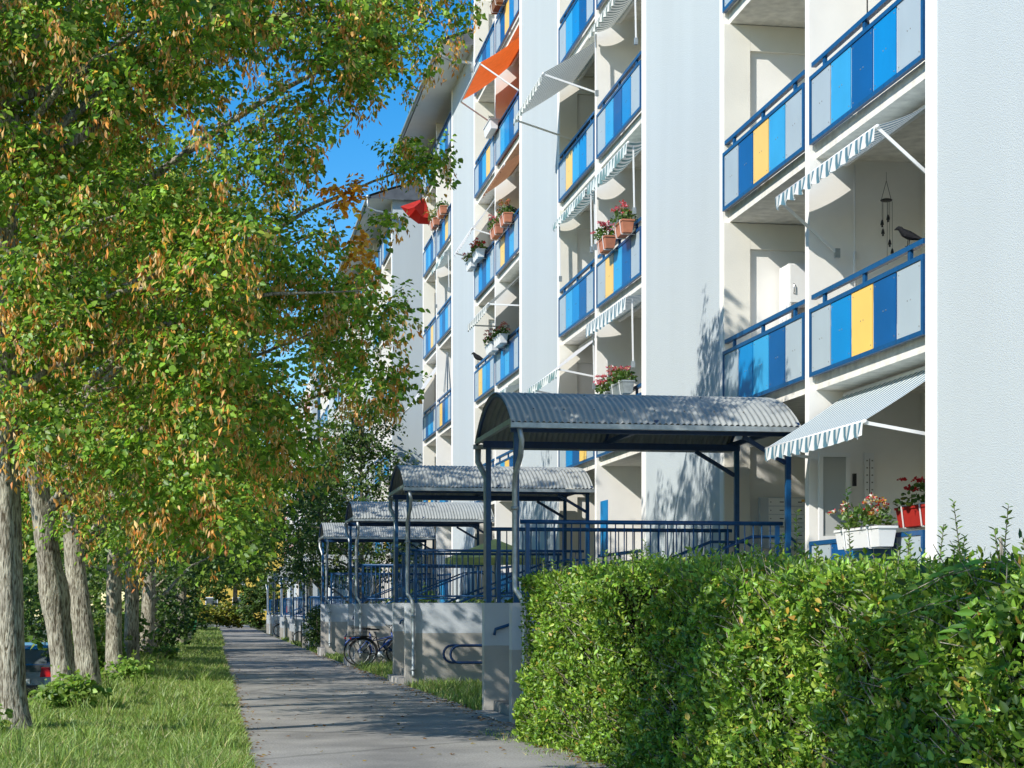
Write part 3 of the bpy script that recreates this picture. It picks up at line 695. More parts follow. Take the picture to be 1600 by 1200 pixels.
    for j in range(4):
        a = j * math.pi / 2 + .4; MB().bar((.02 * math.cos(a), .02 * math.sin(a), 2.15), (.14 * math.cos(a), .24 * math.sin(a), .95), .02).build('arm', 'galv', o)
    # lime parasol and banner in the gardens
    o = thing('garden_parasol', (6.1, 38.2, 0), 'lime green parasol in the garden behind the second stairs', 'parasol')
    MB().tube([(0, 0, 0), (0, 0, 2.75)], .02, 8).build('pole', 'galv', o)
    m = MB(); n = 12; vs = [(0, 0, 2.85)] + [(1.1 * math.cos(2 * math.pi * j / n), 1.1 * math.sin(2 * math.pi * j / n), 2.42) for j in range(n)] + [(1.1 * math.cos(2 * math.pi * j / n), 1.1 * math.sin(2 * math.pi * j / n), 2.3) for j in range(n)]
    m.add(vs, [(0, 1 + j, 1 + (j + 1) % n) for j in range(n)] + [(1 + j, 1 + n + j, 1 + n + (j + 1) % n, 1 + (j + 1) % n) for j in range(n)]); m.build('canopy', 'limecloth', o)
    o = B(6.98, 7.0, 31.0, 31.55, 2.3, 3.3).build('banner', 'p_mid'); tag(o, 'bright blue cloth strip hung on the ground floor balcony beyond the nearest stairs', 'banner')
small_things()

# ------------------------------------------------------------------ cycle racks and bicycles
def rack(x, y, z, label):
    m = MB()
    def hp(x0, zt, zb, off):
        r = (zt - zb) / 2; c = (x0 + r, zt - r); pts = [(x + 1.5, y - off, zt)]
        pts += [(c[0] - x0 + x0 + r * math.cos(a), y - off, c[1] + r * math.sin(a)) for a in [math.pi / 2 + math.pi * q / 8 for q in range(9)]]
        pts += [(x + 1.0, y - off, zb), (x + 1.08, y - off, zb - .04), (x + 1.1, y - off, zb - .12), (x + 1.1, y - off, z - .1)]
        return pts
    o = thing('cycle_rack', (0, 0, 0), label, 'bicycle rack', 'looped racks on the stair walls')
    o.location = (x, y, z)
    for k_, off in ((0, .18), (.1, .42)):
        MB().tube([(p[0] - x, p[1] - y, p[2] - z) for p in hp(x + k_, z + .72, z + .40, off)], .024, 8).build('hoop', 'navy', o)
    for q in (.72, .40): MB().tube([(1.3, 0, q), (1.3, -.42, q)], .02, 6).build('wall_stub', 'navy', o)
rack(4.28, 33.14, -.07, 'navy looped bicycle rack on the second stair wall')
rack(4.3, 45.14, -.17, 'navy looped bicycle rack behind the parked bicycles')
rack(4.2, 57.14, -.25, 'navy looped bicycle rack on the fourth stair wall')
def bicycle(loc, rz, label, frame='black', basket=True):
    o = thing('bicycle', loc, label, 'bicycle', 'bicycles parked by the stairs', rz)
    def wheel(x):
        w_ = MB(); R = .335
        w_.tube([(x + R * math.cos(a), 0, .35 + R * math.sin(a)) for a in [2 * math.pi * q / 28 for q in range(29)]], .017, 6, cap=False)
        t = w_.build('wheel', 'rubber', o)
        r = MB().tube([(x + .31 * math.cos(a), 0, .35 + .31 * math.sin(a)) for a in [2 * math.pi * q / 24 for q in range(25)]], .009, 5, cap=False); r.build('rim', 'galv', t)
        s = MB()
        for q in range(14): a = 2 * math.pi * q / 14; s.tube([(x, .02 * (-1) ** q, .35), (x + .305 * math.cos(a), 0, .35 + .305 * math.sin(a))], .0022, 3, cap=False)
        s.tube([(x, -.04, .35), (x, .04, .35)], .022, 8); s.build('spokes', 'galv', t)
        f = MB(); pts = [(x + .37 * math.cos(a), 0, .35 + .37 * math.sin(a)) for a in [math.radians(-10 + 15 * q) for q in range(12)]]
        f.tube(pts, .02, 5).build('mudguard', frame, o)
    wheel(0); wheel(1.08)
    bb, sd, hd = (.45, 0, .30), (.30, 0, .86), (.90, 0, .84)
    f = MB().tube([bb, sd], .017, 8).tube([(.9, 0, .72), bb], .02, 8).tube([(.87, 0, .84), (.93, 0, .62)], .02, 8).tube([(.36, 0, .62), (.9, 0, .75)], .014, 6)
    for e in (-.05, .05): f.tube([(0, e, .35), (.45, e * .4, .30)], .01, 6).tube([(0, e, .35), (.33, e * .4, .74)], .009, 6).tube([(.925, e, .64), (1.08, e, .35)], .012, 6)
    f.build('frame', frame, o)
    MB().hexa([(.12, -.09, .9), (.12, .09, .9), (.42, .02, .9), (.42, -.02, .9), (.12, -.08, .95), (.12, .08, .95), (.42, .018, .94), (.42, -.018, .94)]).build('saddle', 'black', o)
    MB().tube([(.87, 0, .84), (.86, 0, 1.0)], .013, 6).tube([(.75, -.28, 1.03), (.84, -.2, 1.02), (.88, 0, 1.0), (.84, .2, 1.02), (.75, .28, 1.03)], .012, 6).build('handlebar', 'chrome', o)
    MB().tube([(-.28, -.06, .74), (.3, -.06, .74)], .007, 5).tube([(-.28, .06, .74), (.3, .06, .74)], .007, 5).tube([(-.2, -.06, .74), (0, -.06, .35)], .006, 5).tube([(-.2, .06, .74), (0, .06, .35)], .006, 5).build('carrier', 'black', o)
    MB().ell((-.31, 0, .7), (.025, .04, .03), 8, 5).build('tail_lamp', 'taillight', o)
    MB().tube([(.45, -.05, .3), (.45, .05, .3)], .085, 16).tube([(.45, -.06, .3), (.58, -.06, .18)], .01, 5).tube([(.45, .06, .3), (.32, .06, .42)], .01, 5).build('crank', 'galv', o)
    if basket:
        b = MB()
        for zz, e in ((.76, 0), (.86, .02), (.96, .04)):
            b.tube([(-.24 - e, -.14 - e, zz), (.14 + e, -.14 - e, zz), (.14 + e, .14 + e, zz), (-.24 - e, .14 + e, zz), (-.24 - e, -.14 - e, zz)], .007, 5)
        for q in range(9):
            x = -.24 + .38 * q / 8; b.tube([(x, -.14, .76), (x * 1.1, -.18, .96)], .004, 4).tube([(x, .14, .76), (x * 1.1, .18, .96)], .004, 4)
        b.box(-.22, .12, -.12, .12, .755, .765); b.build('basket', 'black', o)
    return o
bicycle((3.72, 44.35, -.14), 0, 'black city bicycle with wire basket leaning by the third stair wall')
bicycle((3.62, 44.8, -.14), .05, 'bicycle with blue frame half hidden behind the basket bicycle', 'carblue', False)
bicycle((3.85, 104.0, -.52), .03, 'dark bicycle with basket against a far stair wall')
def covered_bike():
    o = thing('cargo_bike', (3.75, 76.3, -.38), 'cargo bicycle under a black cover beyond the bush', 'bicycle')
    m = MB(); n = 9; pr = [(0, 0), (0, .85), (.12, 1.0), (.5, 1.08), (1.0, 1.02), (1.45, .8), (1.55, .1)]
    vs = [(x, y, z * (1 - .1 * abs(y) / .35) + .12) for y in (-.35, -.2, .2, .35) for x, z in pr]; k = len(pr)
    m.add(vs, [(a * k + b, a * k + b + 1, (a + 1) * k + b + 1, (a + 1) * k + b) for a in range(3) for b in range(k - 1)] + [tuple(range(k)), tuple(range(4 * k - 1, 3 * k - 1, -1))])
    m.build('cover', 'black', o)
    w_ = MB().tube([(-.05 + .3 * math.cos(a), 0, .3 + .3 * math.sin(a)) for a in [2 * math.pi * q / 24 for q in range(25)]], .02, 6, cap=False); w_.build('wheel', 'rubber', o)
covered_bike()

# ------------------------------------------------------------------ vehicles and bin
def car(loc, rz, paint, label):
    o = thing('parked_car', loc, label, 'car', 'cars parked below the bank', rz)
    prof = [(-2.1, .28), (-2.15, .5), (-2.12, .82), (-2.0, .98), (-1.85, 1.05), (-1.6, 1.36), (-1.35, 1.45), (-.4, 1.5), (.25, 1.44), (.95, 1.02), (1.8, .88), (2.1, .66), (2.15, .4), (2.1, .26)]
    rows = [(-.86, .0), (-.84, 0), (-.6, .02), (.6, .02), (.84, 0), (.86, 0)]
    m = MB(); vs = []
    for q, (y, e) in enumerate(rows):
        for x, z in prof:
            t = max(0, (z - .9) / .6); yy = y * (1 - .24 * t); vs.append((x, yy, z + e))
    k = len(prof)
    fs = [(a * k + b, a * k + (b + 1) % k, (a + 1) * k + (b + 1) % k, (a + 1) * k + b) for a in range(len(rows) - 1) for b in range(k)]
    fs += [tuple(range(k)), tuple(range(len(rows) * k - 1, (len(rows) - 1) * k - 1, -1))]
    body = m.add(vs, fs, 0, False).build('body', paint, o)
    for e in (-1, 1):
        yb, yt = .845 * e, .70 * e
        for x0, x1, x2, x3 in ((-1.6, -.75, -1.45, -.72), (-.68, .7, -.68, .2)):
            MB().hexa([(x0, yb * .985, .98), (x1, yb * .985, .98), (x1, yb * 1.005, .98), (x0, yb * 1.005, .98), (x2, yt * .985, 1.38), (x3, yt * .985, 1.38), (x3, yt * 1.02, 1.38), (x2, yt * 1.02, 1.38)]).build('window', 'glass', o)
        for x in (-1.3, 1.32):
            t = MB().tube([(x, .70 * e, .31), (x, .88 * e, .31)], .31, 18).build('wheel', 'rubber', o)
            MB().tube([(x, .881 * e, .31), (x, .888 * e, .31)], .2, 12).build('rim', 'chrome', t)
        MB().hexa([(-2.16, .5 * e, .72), (-1.95, .5 * e, .72), (-1.95, .84 * e, .72), (-2.16, .82 * e, .72), (-2.1, .52 * e, .95), (-1.95, .52 * e, .95), (-1.95, .85 * e, .95), (-2.1, .84 * e, .95)]).build('taillight', 'taillight', o)
        MB().box(1.9, 2.13, min(.5 * e, .8 * e), max(.5 * e, .8 * e), .62, .74).build('headlight', 'chrome', o)
        MB().box(-1.4, .1, .52 * e - .02, .52 * e + .02, 1.50, 1.54).build('roof_rail', 'carblue' if paint == 'carpaint' else 'black', o)
    MB().hexa([(-1.94, -.6, 1.03), (-1.88, -.6, 1.03), (-1.88, .6, 1.03), (-1.94, .6, 1.03), (-1.64, -.55, 1.36), (-1.58, -.55, 1.36), (-1.58, .55, 1.36), (-1.64, .55, 1.36)]).build('rear_window', 'glass', o)
    B(-2.17, -2.1, -.8, .8, .3, .5).build('bumper', 'black', o); B(-2.175, -2.14, -.26, .26, .56, .67).build('number_plate', 'plasticwhite', o)
car((-4.25, 46.5, gx(-5, 46) + .01), math.radians(80), 'carpaint', 'dark grey estate car parked behind the two thickest tree trunks')
car((-6.4, 55.5, gx(-5, 52) + .01), math.radians(86), 'carred', 'red car parked beyond the grey estate car')
car((-5.8, 118, gx(-5, 118) + .01), math.radians(92), 'carwhite', 'white car glimpsed far off between tree trunks')
car((-7.4, 62, gx(-5, 62) + .01), math.radians(90), 'carblue', 'blue car parked beyond the red car')
def bin_():
    o = thing('rubbish_bin', (-1.35, 122, gz(122)), 'green wheeled rubbish bin beside the far end of the path', 'bin')
    MB().hexa([(-.25, -.28, .1), (.25, -.28, .1), (.25, .28, .1), (-.25, .28, .1), (-.32, -.36, 1.0), (.32, -.36, 1.0), (.32, .36, 1.0), (-.32, .36, 1.0)]).build('body', 'bingreen', o)
    MB().hexa([(-.35, -.4, 1.001), (.35, -.4, 1.001), (.35, .4, 1.001), (-.35, .4, 1.001), (-.3, -.34, 1.09), (.3, -.34, 1.09), (.3, .34, 1.09), (-.3, .34, 1.09)]).build('lid', 'bingreen', o)
    for e in (-.24, .24): MB().tube([(e - .03, .3, .1), (e + .03, .3, .1)], .1, 12).build('wheel', 'rubber', o)
bin_()
# ------------------------------------------------------------------ vegetation
def foliage(blobs, spray_per, leaf_per, size, cols, probs=None, fine=False, droop=.35, bract=0., spread=.26, shell=.45):
    """blobs: (x, y, z, radius). Sprays of leaves spread through each blob; some end in hanging tan bracts"""
    bl = np.array(blobs); nb = len(bl); ns = nb * spray_per
    c = np.repeat(bl[:, :3], spray_per, 0); r = np.repeat(bl[:, 3], spray_per)
    d = rand_unit(ns); d[:, 2] *= .8
    S = c + d * (rng.random((ns, 1)) ** shell) * r[:, None]
    D = nrm(d * [1, 1, .4] + rng.normal(0, .45, (ns, 3)) + [0, 0, -droop])
    n = ns * leaf_per
    s = np.repeat(S, leaf_per, 0); D2 = np.repeat(D, leaf_per, 0)
    t = rng.random((n, 1)) * spread * 1.6
    side = nrm(np.cross(D2, [0, 0, 1]) + 1e-4) * np.where(rng.random((n, 1)) < .5, -1, 1)
    P = s + D2 * t + side * rng.random((n, 1)) * spread * .35 + rng.normal(0, spread * .16, (n, 3))
    A = nrm(D2 * .6 + side * .8 + rng.normal(0, .3, (n, 3)) + [0, 0, -.35])
    N = nrm(np.array([-.52, -.42, .64]) + rng.normal(0, .38, (n, 3)))
    L = size * rng.uniform(.45, 1.35, n)
    V, F, k = leaves(P, A, N, L, L * rng.uniform(.6, .95, n), fine)
    sp = np.repeat(rng.normal(0, .16, ns), leaf_per)          # whole sprays vary a little in tone
    T = palette(n, cols, probs) * (1 + sp[:, None]); T = np.repeat(np.clip(T, .004, 1), k, 0)
    if bract > 0:
        q = np.where(rng.random(ns) < bract)[0]; m = 15
        s = np.repeat(S[q] + D[q] * spread * 1.5 + np.array([-.04, -.05, .0]), m, 0) + rng.normal(0, .048, (len(q) * m, 3)) * [1, 1, 1.5] - [0, 0, .06]
        A = nrm(rng.normal(0, .35, (len(s), 3)) + [0, 0, -1]); N = rand_unit(len(s)); L2 = rng.uniform(.05, .10, len(s))
        V2, F2, k2 = leaves(s, A, N, L2, L2 * .36, False)
        T2 = np.repeat(palette(len(s), [(.72, .34, .075), (.78, .46, .14), (.58, .22, .045), (.70, .50, .22)]), k2, 0)
        F = np.concatenate([F, F2 + len(V)]); V = np.concatenate([V, V2]); T = np.concatenate([T, T2])
    return V, F, T
def in_poly(x, y, poly):
    r = False; j = len(poly) - 1
    for i in range(len(poly)):
        (xi, yi), (xj, yj) = poly[i], poly[j]
        if (yi > y) != (yj > y) and x < (xj - xi) * (y - yi) / (yj - yi) + xi: r = not r
        j = i
    return r
def trunk_mesh(o, pts, rad, seed, burl=None, seg=22, name='trunk'):
    rr = np.random.default_rng(seed); pts = [Vector(p) for p in pts]
    # resample
    P, R = [], []
    for a in range(len(pts) - 1):
        q = 7
        for b in range(q): t = b / q; P.append(pts[a].lerp(pts[a + 1], t)); R.append(rad[a] * (1 - t) + rad[a + 1] * t)
    P.append(pts[-1]); R.append(rad[-1])
    ph = rr.random(6) * 6.28
    def jit(i, j):
        a = 2 * math.pi * j / seg; z = P[i].z
        v = 1 + .055 * math.sin(3 * a + ph[0] + z * .7) + .035 * math.sin(5 * a + ph[1] - z * 1.3) + .02 * math.sin(9 * a + ph[2] + z * 3) + rr.uniform(-.018, .018)
        if z < .5: v += max(0, .5 - z) ** 1.5 * 1.5 * (.6 + .4 * math.sin(4 * a + ph[3]))
        if burl and abs(z - burl[0]) < burl[1]: v += burl[2] * math.cos((z - burl[0]) / burl[1] * math.pi / 2) * (.6 + .4 * math.sin(2 * a + ph[4]))
        return v
    return MB().tube(P, R, seg, jitter=jit).build(name, 'bark', o)
def limb(m, a, b, r0, r1, sagz=.3, n=7):
    a, b = Vector(a), Vector(b); c = a.lerp(b, .5) + Vector((random.uniform(-.2, .2), random.uniform(-.2, .2), sagz))
    pts = []
    for i in range(n + 1):
        t = i / n; p = a * (1 - t) ** 2 + c * 2 * t * (1 - t) + b * t * t
        if 0 < i < n: p += Vector((random.uniform(-.04, .04), random.uniform(-.04, .04), random.uniform(-.04, .04)))
        pts.append(p)
    m.tube(pts, [r0 + (r1 - r0) * i / n for i in range(n + 1)], 6)

# crowns of the row along the path: outline read from the photograph, depth from the trunks
MAIN = [(-160, -60), (590, -60), (585, 75), (548, 120), (500, 160), (462, 235), (478, 330), (520, 390), (555, 435), (602, 475), (592, 525), (618, 572), (598, 622), (535, 640), (490, 675), (450, 712), (412, 762), (372, 805), (315, 828), (250, 850), (150, 850), (95, 800), (70, 730), (40, 640), (-160, 590)]
B1 = [(545, -60), (712, -60), (700, 10), (698, 52), (655, 62), (640, 105), (605, 118), (550, 95)]
B3 = [(632, 225), (650, 215), (684, 238), (678, 262), (650, 275), (626, 258)]
B4 = [(580, 338), (600, 338), (606, 350), (590, 360)]
HOLES = [(192, 28, 20), (250, 240, 13), (375, 170, 22), (395, 130, 18), (325, 185, 18), (290, 252, 14), (250, 180, 12), (475, 105, 16), (420, 560, 14), (470, 590, 20), (505, 630, 22)]
row = {'T1': (-2.08, 19.0), 'T2': (-1.96, 23.8), 'T3': (-1.80, 26.1)}
blobs = {k: [] for k in row}
def sample(poly, gap, frange, rad, pick, keep=None, inset=0):
    xs = [p[0] for p in poly]; ys = [p[1] for p in poly]; pts = []
    for _ in range(9000):
        x, y = random.uniform(min(xs), max(xs)), random.uniform(min(ys), max(ys))
        if not in_poly(x, y, poly) or (keep and not keep(x, y)) or not in_poly(x + inset, y, poly): continue
        if any((x - a) ** 2 + (y - b) ** 2 < gap * gap for a, b in pts): continue
        if any((x - a) ** 2 + (y - b) ** 2 < (c + 34) ** 2 for a, b, c in HOLES): continue
        pts.append((x, y))
        fw = random.uniform(*frange(x, y)); p = at_f(x, y, fw)
        if p.z < 2.3: p = at_f(x, y, frange(x, y)[1])
        if poly is MAIN and p.z > 9.6 - .4 * max(0, p.x + 1.6): continue
        k = pick(p); blobs[k].append((p.x, p.y, p.z, rad * random.uniform(.75, 1.25) * fw / 21))
near = lambda p: min(row, key=lambda k: (row[k][0] - p.x) ** 2 + (row[k][1] - p.y) ** 2)
def boughs(x, y):       # drooping tiers of foliage with shaded pockets between them
    a = math.sin(x * .021 + 1.3 + 1.1 * math.sin(y * .011)) + math.sin((y - .38 * x) * .031 + .9 * math.sin(x * .013))
    return a + .5 * math.sin(x * .05 + y * .043)
sample(MAIN, 27, lambda x, y: (16.8, 18.9) if x < 380 else (18.6, 20.6), .24, near, lambda x, y: boughs(x, y) > .12)
sample(MAIN, 38, lambda x, y: (19.6, 22.6), .36, near, lambda x, y: boughs(x + 60, y + 40) > -.9, 10)
sample(MAIN, 44, lambda x, y: (23, 26), .42, near, lambda x, y: boughs(x, y) < .9, 22)
sample(MAIN, 60, lambda x, y: (26, 29), .5, near, None, 40)
sample([(-160, -60), (590, -60), (560, 90), (430, 170), (200, 230), (-160, 230)], 36, lambda x, y: (18.4, 20.4), .3, near)
sample(B1, 28, lambda x, y: (19.5, 22.5), .27, near)
sample(B3, 21, lambda x, y: (20.5, 22), .17, near)
sample(B4, 22, lambda x, y: (20.5, 22), .16, near)
ALLP = [MAIN, B1]
def upper(k, x, y, n, zr, rx, ry, zlo):
    out = []
    for _ in range(n * 6):
        a = random.uniform(0, 6.283); q = random.random() ** .5; z = random.uniform(zlo, zr)
        f_ = math.sqrt(max(.05, 1 - ((z - 7.5) / (zr - 7.0)) ** 2)) if z > 7.5 else 1
        p = (x + rx * q * f_ * math.cos(a), y + ry * q * f_ * math.sin(a), z)
        if p[1] < 1 or p[2] > 9.6 - .5 * max(0, p[0] + 1.6): continue
        u, v = proj(p); m_ = 260 * 14 / max(4, p[1])
        if v > -m_ and -m_ * 1.3 < u < 1700 and (p[1] < 16 or not in_poly(u, v, MAIN)): continue
        out.append((*p, random.uniform(.55, .85)))
        if len(out) >= n: break
    return out
LIND = [(.180, .315, .034), (.240, .380, .042), (.105, .200, .026), (.350, .420, .055), (.68, .38, .05)]
LPR = [.35, .29, .23, .10, .03]
def linden(key, x, y, tr, rad, label, top, extra=None, seed=1, burl=None, nlimb=22, spray=11, lp=18, size=.066, bract=.36, group='lindens along the path', fine=True):
    o = thing('linden_tree', (x, y, gz(y) - .05), label, 'tree', group)
    L0 = Vector(o.location)
    pts = [Vector(p) - L0 for p in tr]
    tm = trunk_mesh(o, pts, rad, seed, burl)
    bl = list(blobs.get(key, [])) + list(extra or [])
    m = MB(); tip = Vector(tr[-1]); mid = Vector(tr[-2])
    for b in random.sample(bl, min(nlimb, len(bl))):
        if b[2] < 3.8: continue
        b_ = Vector(b[:3]); hd = math.hypot(b_.x - x, b_.y - y); hz = max(2.2, min(tip.z - .2, b_.z - hd * random.uniform(.25, .7)))
        t = (hz - tr[0][2]) / (tip.z - tr[0][2]); base = None
        for q in range(len(tr) - 1):
            if tr[q][2] <= hz <= tr[q + 1][2]: base = Vector(tr[q]).lerp(Vector(tr[q + 1]), (hz - tr[q][2]) / (tr[q + 1][2] - tr[q][2]))
        base = base or tip
        limb(m, base - L0, b_ - L0, .022 + .008 * (b_ - base).length, .006, random.uniform(.4, 1.1))
    m.build('limbs', 'bark', o)
    if blobs.get(key):
        V, F, T = foliage(blobs[key], spray, lp, size, LIND, LPR, fine=fine, bract=bract, spread=.21)
    if extra:
        V2, F2, T2 = foliage(extra, 13, 11, .15, LIND, LPR, bract=0, spread=.35)
        if blobs.get(key): F = np.concatenate([F, F2 + len(V)]); V = np.concatenate([V, V2]); T = np.concatenate([T, T2])
        else: V, F, T = V2, F2, T2
    put('crown', arrays_mesh('crown', V - np.array(L0), F, 'leaf', T), o)
    return o
linden('T1', -2.08, 19.0, [(-2.02, 19, -.05), (-2.06, 19, .5), (-2.1, 19, 2), (-2.16, 19, 4), (-2.1, 19.1, 6.5), (-2.0, 19.3, 8.6)], [.20, .155, .15, .14, .11, .05],
       'thick linden trunk with green mossy side and drooping brown seeded crown', 12, upper('T1', -2.4, 18.2, 20, 9.3, 3.4, 2.6, 7.9), 11)
linden('T2', -1.96, 23.8, [(-1.88, 23.8, -0.06), (-1.93, 23.8, 0.63), (-2.03, 23.8, 1.47), (-2.13, 23.8, 2.14), (-2.26, 23.8, 3.14), (-2.2, 23.9, 6.5), (-1.6, 24.2, 9.8)], [.20, .155, .15, .15, .13, .11, .05],
       'leaning linden with a knobbly burl on its pale trunk', 12, upper('T2', -2, 24, 14, 9.9, 3.4, 2.6, 9.0), 12, burl=(1.62, .35, .3))
linden('T3', -1.80, 26.1, [(-1.73, 26.1, -0.05), (-1.8, 26.1, 0.82), (-1.94, 26.1, 2.02), (-2.1, 26.2, 5), (-1.7, 26.4, 9)], [.20, .155, .14, .11, .05],
       'linden with slimmer trunk right behind the burled trunk', 12, upper('T3', -1.6, 27, 9, 10.2, 3.2, 2.6, 9.3), 13)
# trees of the same row level with or behind the camera's left, out of frame but shading the path and hedge
linden('T0', -3.0, 9.7, [(-3.0, 9.7, -.05), (-3.0, 9.7, 3), (-2.9, 9.6, 5.5), (-2.7, 9.6, 7)], [.25, .18, .12, .05], 'linden left of the path before the first mossy trunk', 12, upper('T0', -2.9, 9.4, 40, 7.4, 1.8, 1.4, 4.6), 14, nlimb=12)
linden('Tm', -3.2, 4.2, [(-3.2, 4.2, -.05), (-3.2, 4.2, 3), (-3.1, 4.2, 5.5), (-3, 4.2, 7)], [.25, .18, .12, .05], 'linden left of the path standing level with the hedge', 12, upper('Tm', -3.2, 4.0, 16, 7.2, 2.0, 1.9, 3.4), 15, nlimb=12)

def far_tree(x, y, h, rx, ry, zlo, trunk_r, label, n=46, size=.13, cols=None, lean=0, bract=0., spray=11, lp=9, group='lindens along the path', name='linden_tree', rb=.6, limbs=12, ok=None, more=None):
    o = thing(name, (x, y, gx(x, y) - .05), label, 'tree', group)
    z0 = o.location.z
    tr = [Vector((0, 0, 0)), Vector((lean * .3, 0, .25 * h)), Vector((lean * .7, 0, .5 * h)), Vector((lean, .1, .85 * h))]
    trunk_mesh(o, tr, [trunk_r * 1.25, trunk_r, trunk_r * .75, trunk_r * .25], int(y * 7), seg=14)
    bl = []
    for _ in range(n * 14):
        if len(bl) >= n: break
        a = random.uniform(0, 6.283); z = random.uniform(zlo, h); t = (z - zlo) / (h - zlo)
        f_ = (.55 + .45 * math.sin(math.pi * min(1, t * 1.1 + .1))) * (1 - .5 * t * t); q = random.random() ** .4
        p = (lean + rx * f_ * q * math.cos(a), ry * f_ * q * math.sin(a), z)
        if ok and not ok(*proj((p[0] + x, p[1] + y, p[2] + z0))): continue
        bl.append((*p, rb * random.uniform(.7, 1.3)))
    bl += [(q[0] - x, q[1] - y, q[2] - z0, .6) for q in (more or [])]
    if not bl: bl = [(lean, 0, h, rb)]
    m = MB()
    for b in random.sample(bl, min(limbs, len(bl))): limb(m, (lean * .5, 0, max(1.4, b[2] - random.uniform(.4, 1.8))), b[:3], .06, .012, .3, 5)
    m.build('limbs', 'bark', o)
    V, F, T = foliage(bl, spray, lp, size, cols or LIND, None if cols else LPR, bract=bract, spread=.3)
    put('crown', arrays_mesh('crown', V, F, 'leaf', T), o)
    return o
left_ok = lambda u, v: u < 470 or v > 640
DK = [(.055, .110, .020), (.080, .145, .026), (.042, .085, .018), (.115, .18, .032)]
def okleft(u, v):          # keep the open sky and the facade clear
    if in_poly(u, v, [(345, 60), (520, 60), (560, 340), (480, 330), (345, 230)]): return False
    return in_poly(u, v, [(-400, -900), (620, -900), (560, 60), (500, 380), (560, 600), (500, 690), (455, 760), (420, 860), (395, 905), (330, 905), (-400, 940)])
far_tree(-1.78, 33.3, 10.5, 4.2, 3.6, 2.6, .125, 'slim grey linden trunk beyond the burled tree', 150, bract=.12, ok=okleft,
         more=[(random.uniform(-3.2, -.4), random.uniform(28.6, 31.8), random.uniform(7.4, 9.8)) for _ in range(22)])
far_tree(-1.60, 36.3, 10.5, 4.2, 5.0, 2.9, .125, 'pale patchy linden trunk close beside another slim one', 150, bract=.08, ok=okleft)
far_tree(-2.3, 43.6, 10.8, 4.2, 3.6, 3.2, .13, 'linden hidden behind the slim trunks before the forked one', 110, .14, cols=GREEN, ok=okleft)
far_tree(-1.87, 52.0, 11, 4.5, 3.8, 2.4, .17, 'linden with dark forked trunk before the shaded shrubs', 110, lean=.35, cols=DK, ok=okleft)
far_tree(-2.0, 60.0, 11, 4.8, 4, 1.8, .17, 'dense green linden behind the dark forked trunk', 120, .15, cols=DK, ok=okleft)
far_tree(-1.2, 72.0, 11, 5.2, 4.5, 1.5, .17, 'dense low branched linden overhanging the distant path', 130, .17, cols=GREEN, ok=okleft,
         more=[(random.uniform(-1.8, 1.3), random.uniform(62, 80), random.uniform(2.5, 5.6)) for _ in range(48)])
far_tree(-1.8, 86.0, 12, 6.2, 5, 1.5, .2, 'far linden whose branches hang near the path', 150, .2, cols=DK, ok=okleft)
far_tree(-2.6, 104.0, 13, 7, 6, 1.8, .2, 'farthest linden of the row by the green bin', 160, .26, cols=GREEN, ok=okleft)
far_tree(-3.2, 124, 13, 8, 5, .8, .2, 'broad tree closing the view behind the green bin', 220, .3, cols=GREEN, rb=1.0, ok=okleft, group='trees closing the path', name='broad_tree')
far_tree(2.0, 158, 13, 8, 4, .6, .2, 'broad tree over the far end of the path', 240, .32, cols=DK, rb=1.1, ok=okleft, group='trees closing the path', name='broad_tree')
far_tree(-8, 128, 12, 7, 6, .6, .25, 'broad tree behind the white car', 200, .32, cols=DK, rb=1.2, ok=okleft, group='trees closing the path', name='broad_tree')
for i, (x, y, lb) in enumerate([(-9, 42, 'broad tree beyond the parking lane, nearest of its row'), (-11, 60, 'broad tree across the parking lane behind the red car'), (-10, 80, 'broad tree across the parking lane far behind the cars'), (-14, 30, 'tall tree on the far side of the parking lane')]):
    far_tree(x, y, 13, 5.5, 5, .8, .25, lb, 120, .19, cols=DK if i % 2 else GREEN, group='trees beyond the parking lane', name='broad_tree', rb=.9, ok=lambda u, v: u < 380)
def okgap(u, v): return in_poly(u, v, [(455, 560), (500, 600), (560, 640), (648, 600), (660, 640), (662, 900), (440, 900), (440, 760)])
far_tree(5.2, 62.6, 8.8, 3.0, 2.2, 2.2, .10, 'leafy dark maple in the gap between the apartment blocks', 170, .12, cols=DK + [(.13, .16, .03)], group='trees between the stairs and blocks', name='maple_tree', rb=.5, spray=10, lp=9, limbs=24, ok=okgap)
far_tree(4.6, 75.0, 8.2, 2.8, 2.4, 2.0, .1, 'smaller dark maple behind the fourth canopy', 110, .14, cols=DK, group='trees between the stairs and blocks', name='maple_tree', rb=.55, limbs=18, ok=okgap)
far_tree(4.8, 88.0, 8.6, 2.8, 2.4, 2.0, .1, 'young maple among the far canopies', 44, .16, cols=DK, group='trees between the stairs and blocks', name='maple_tree', rb=.55, limbs=14, ok=okgap)

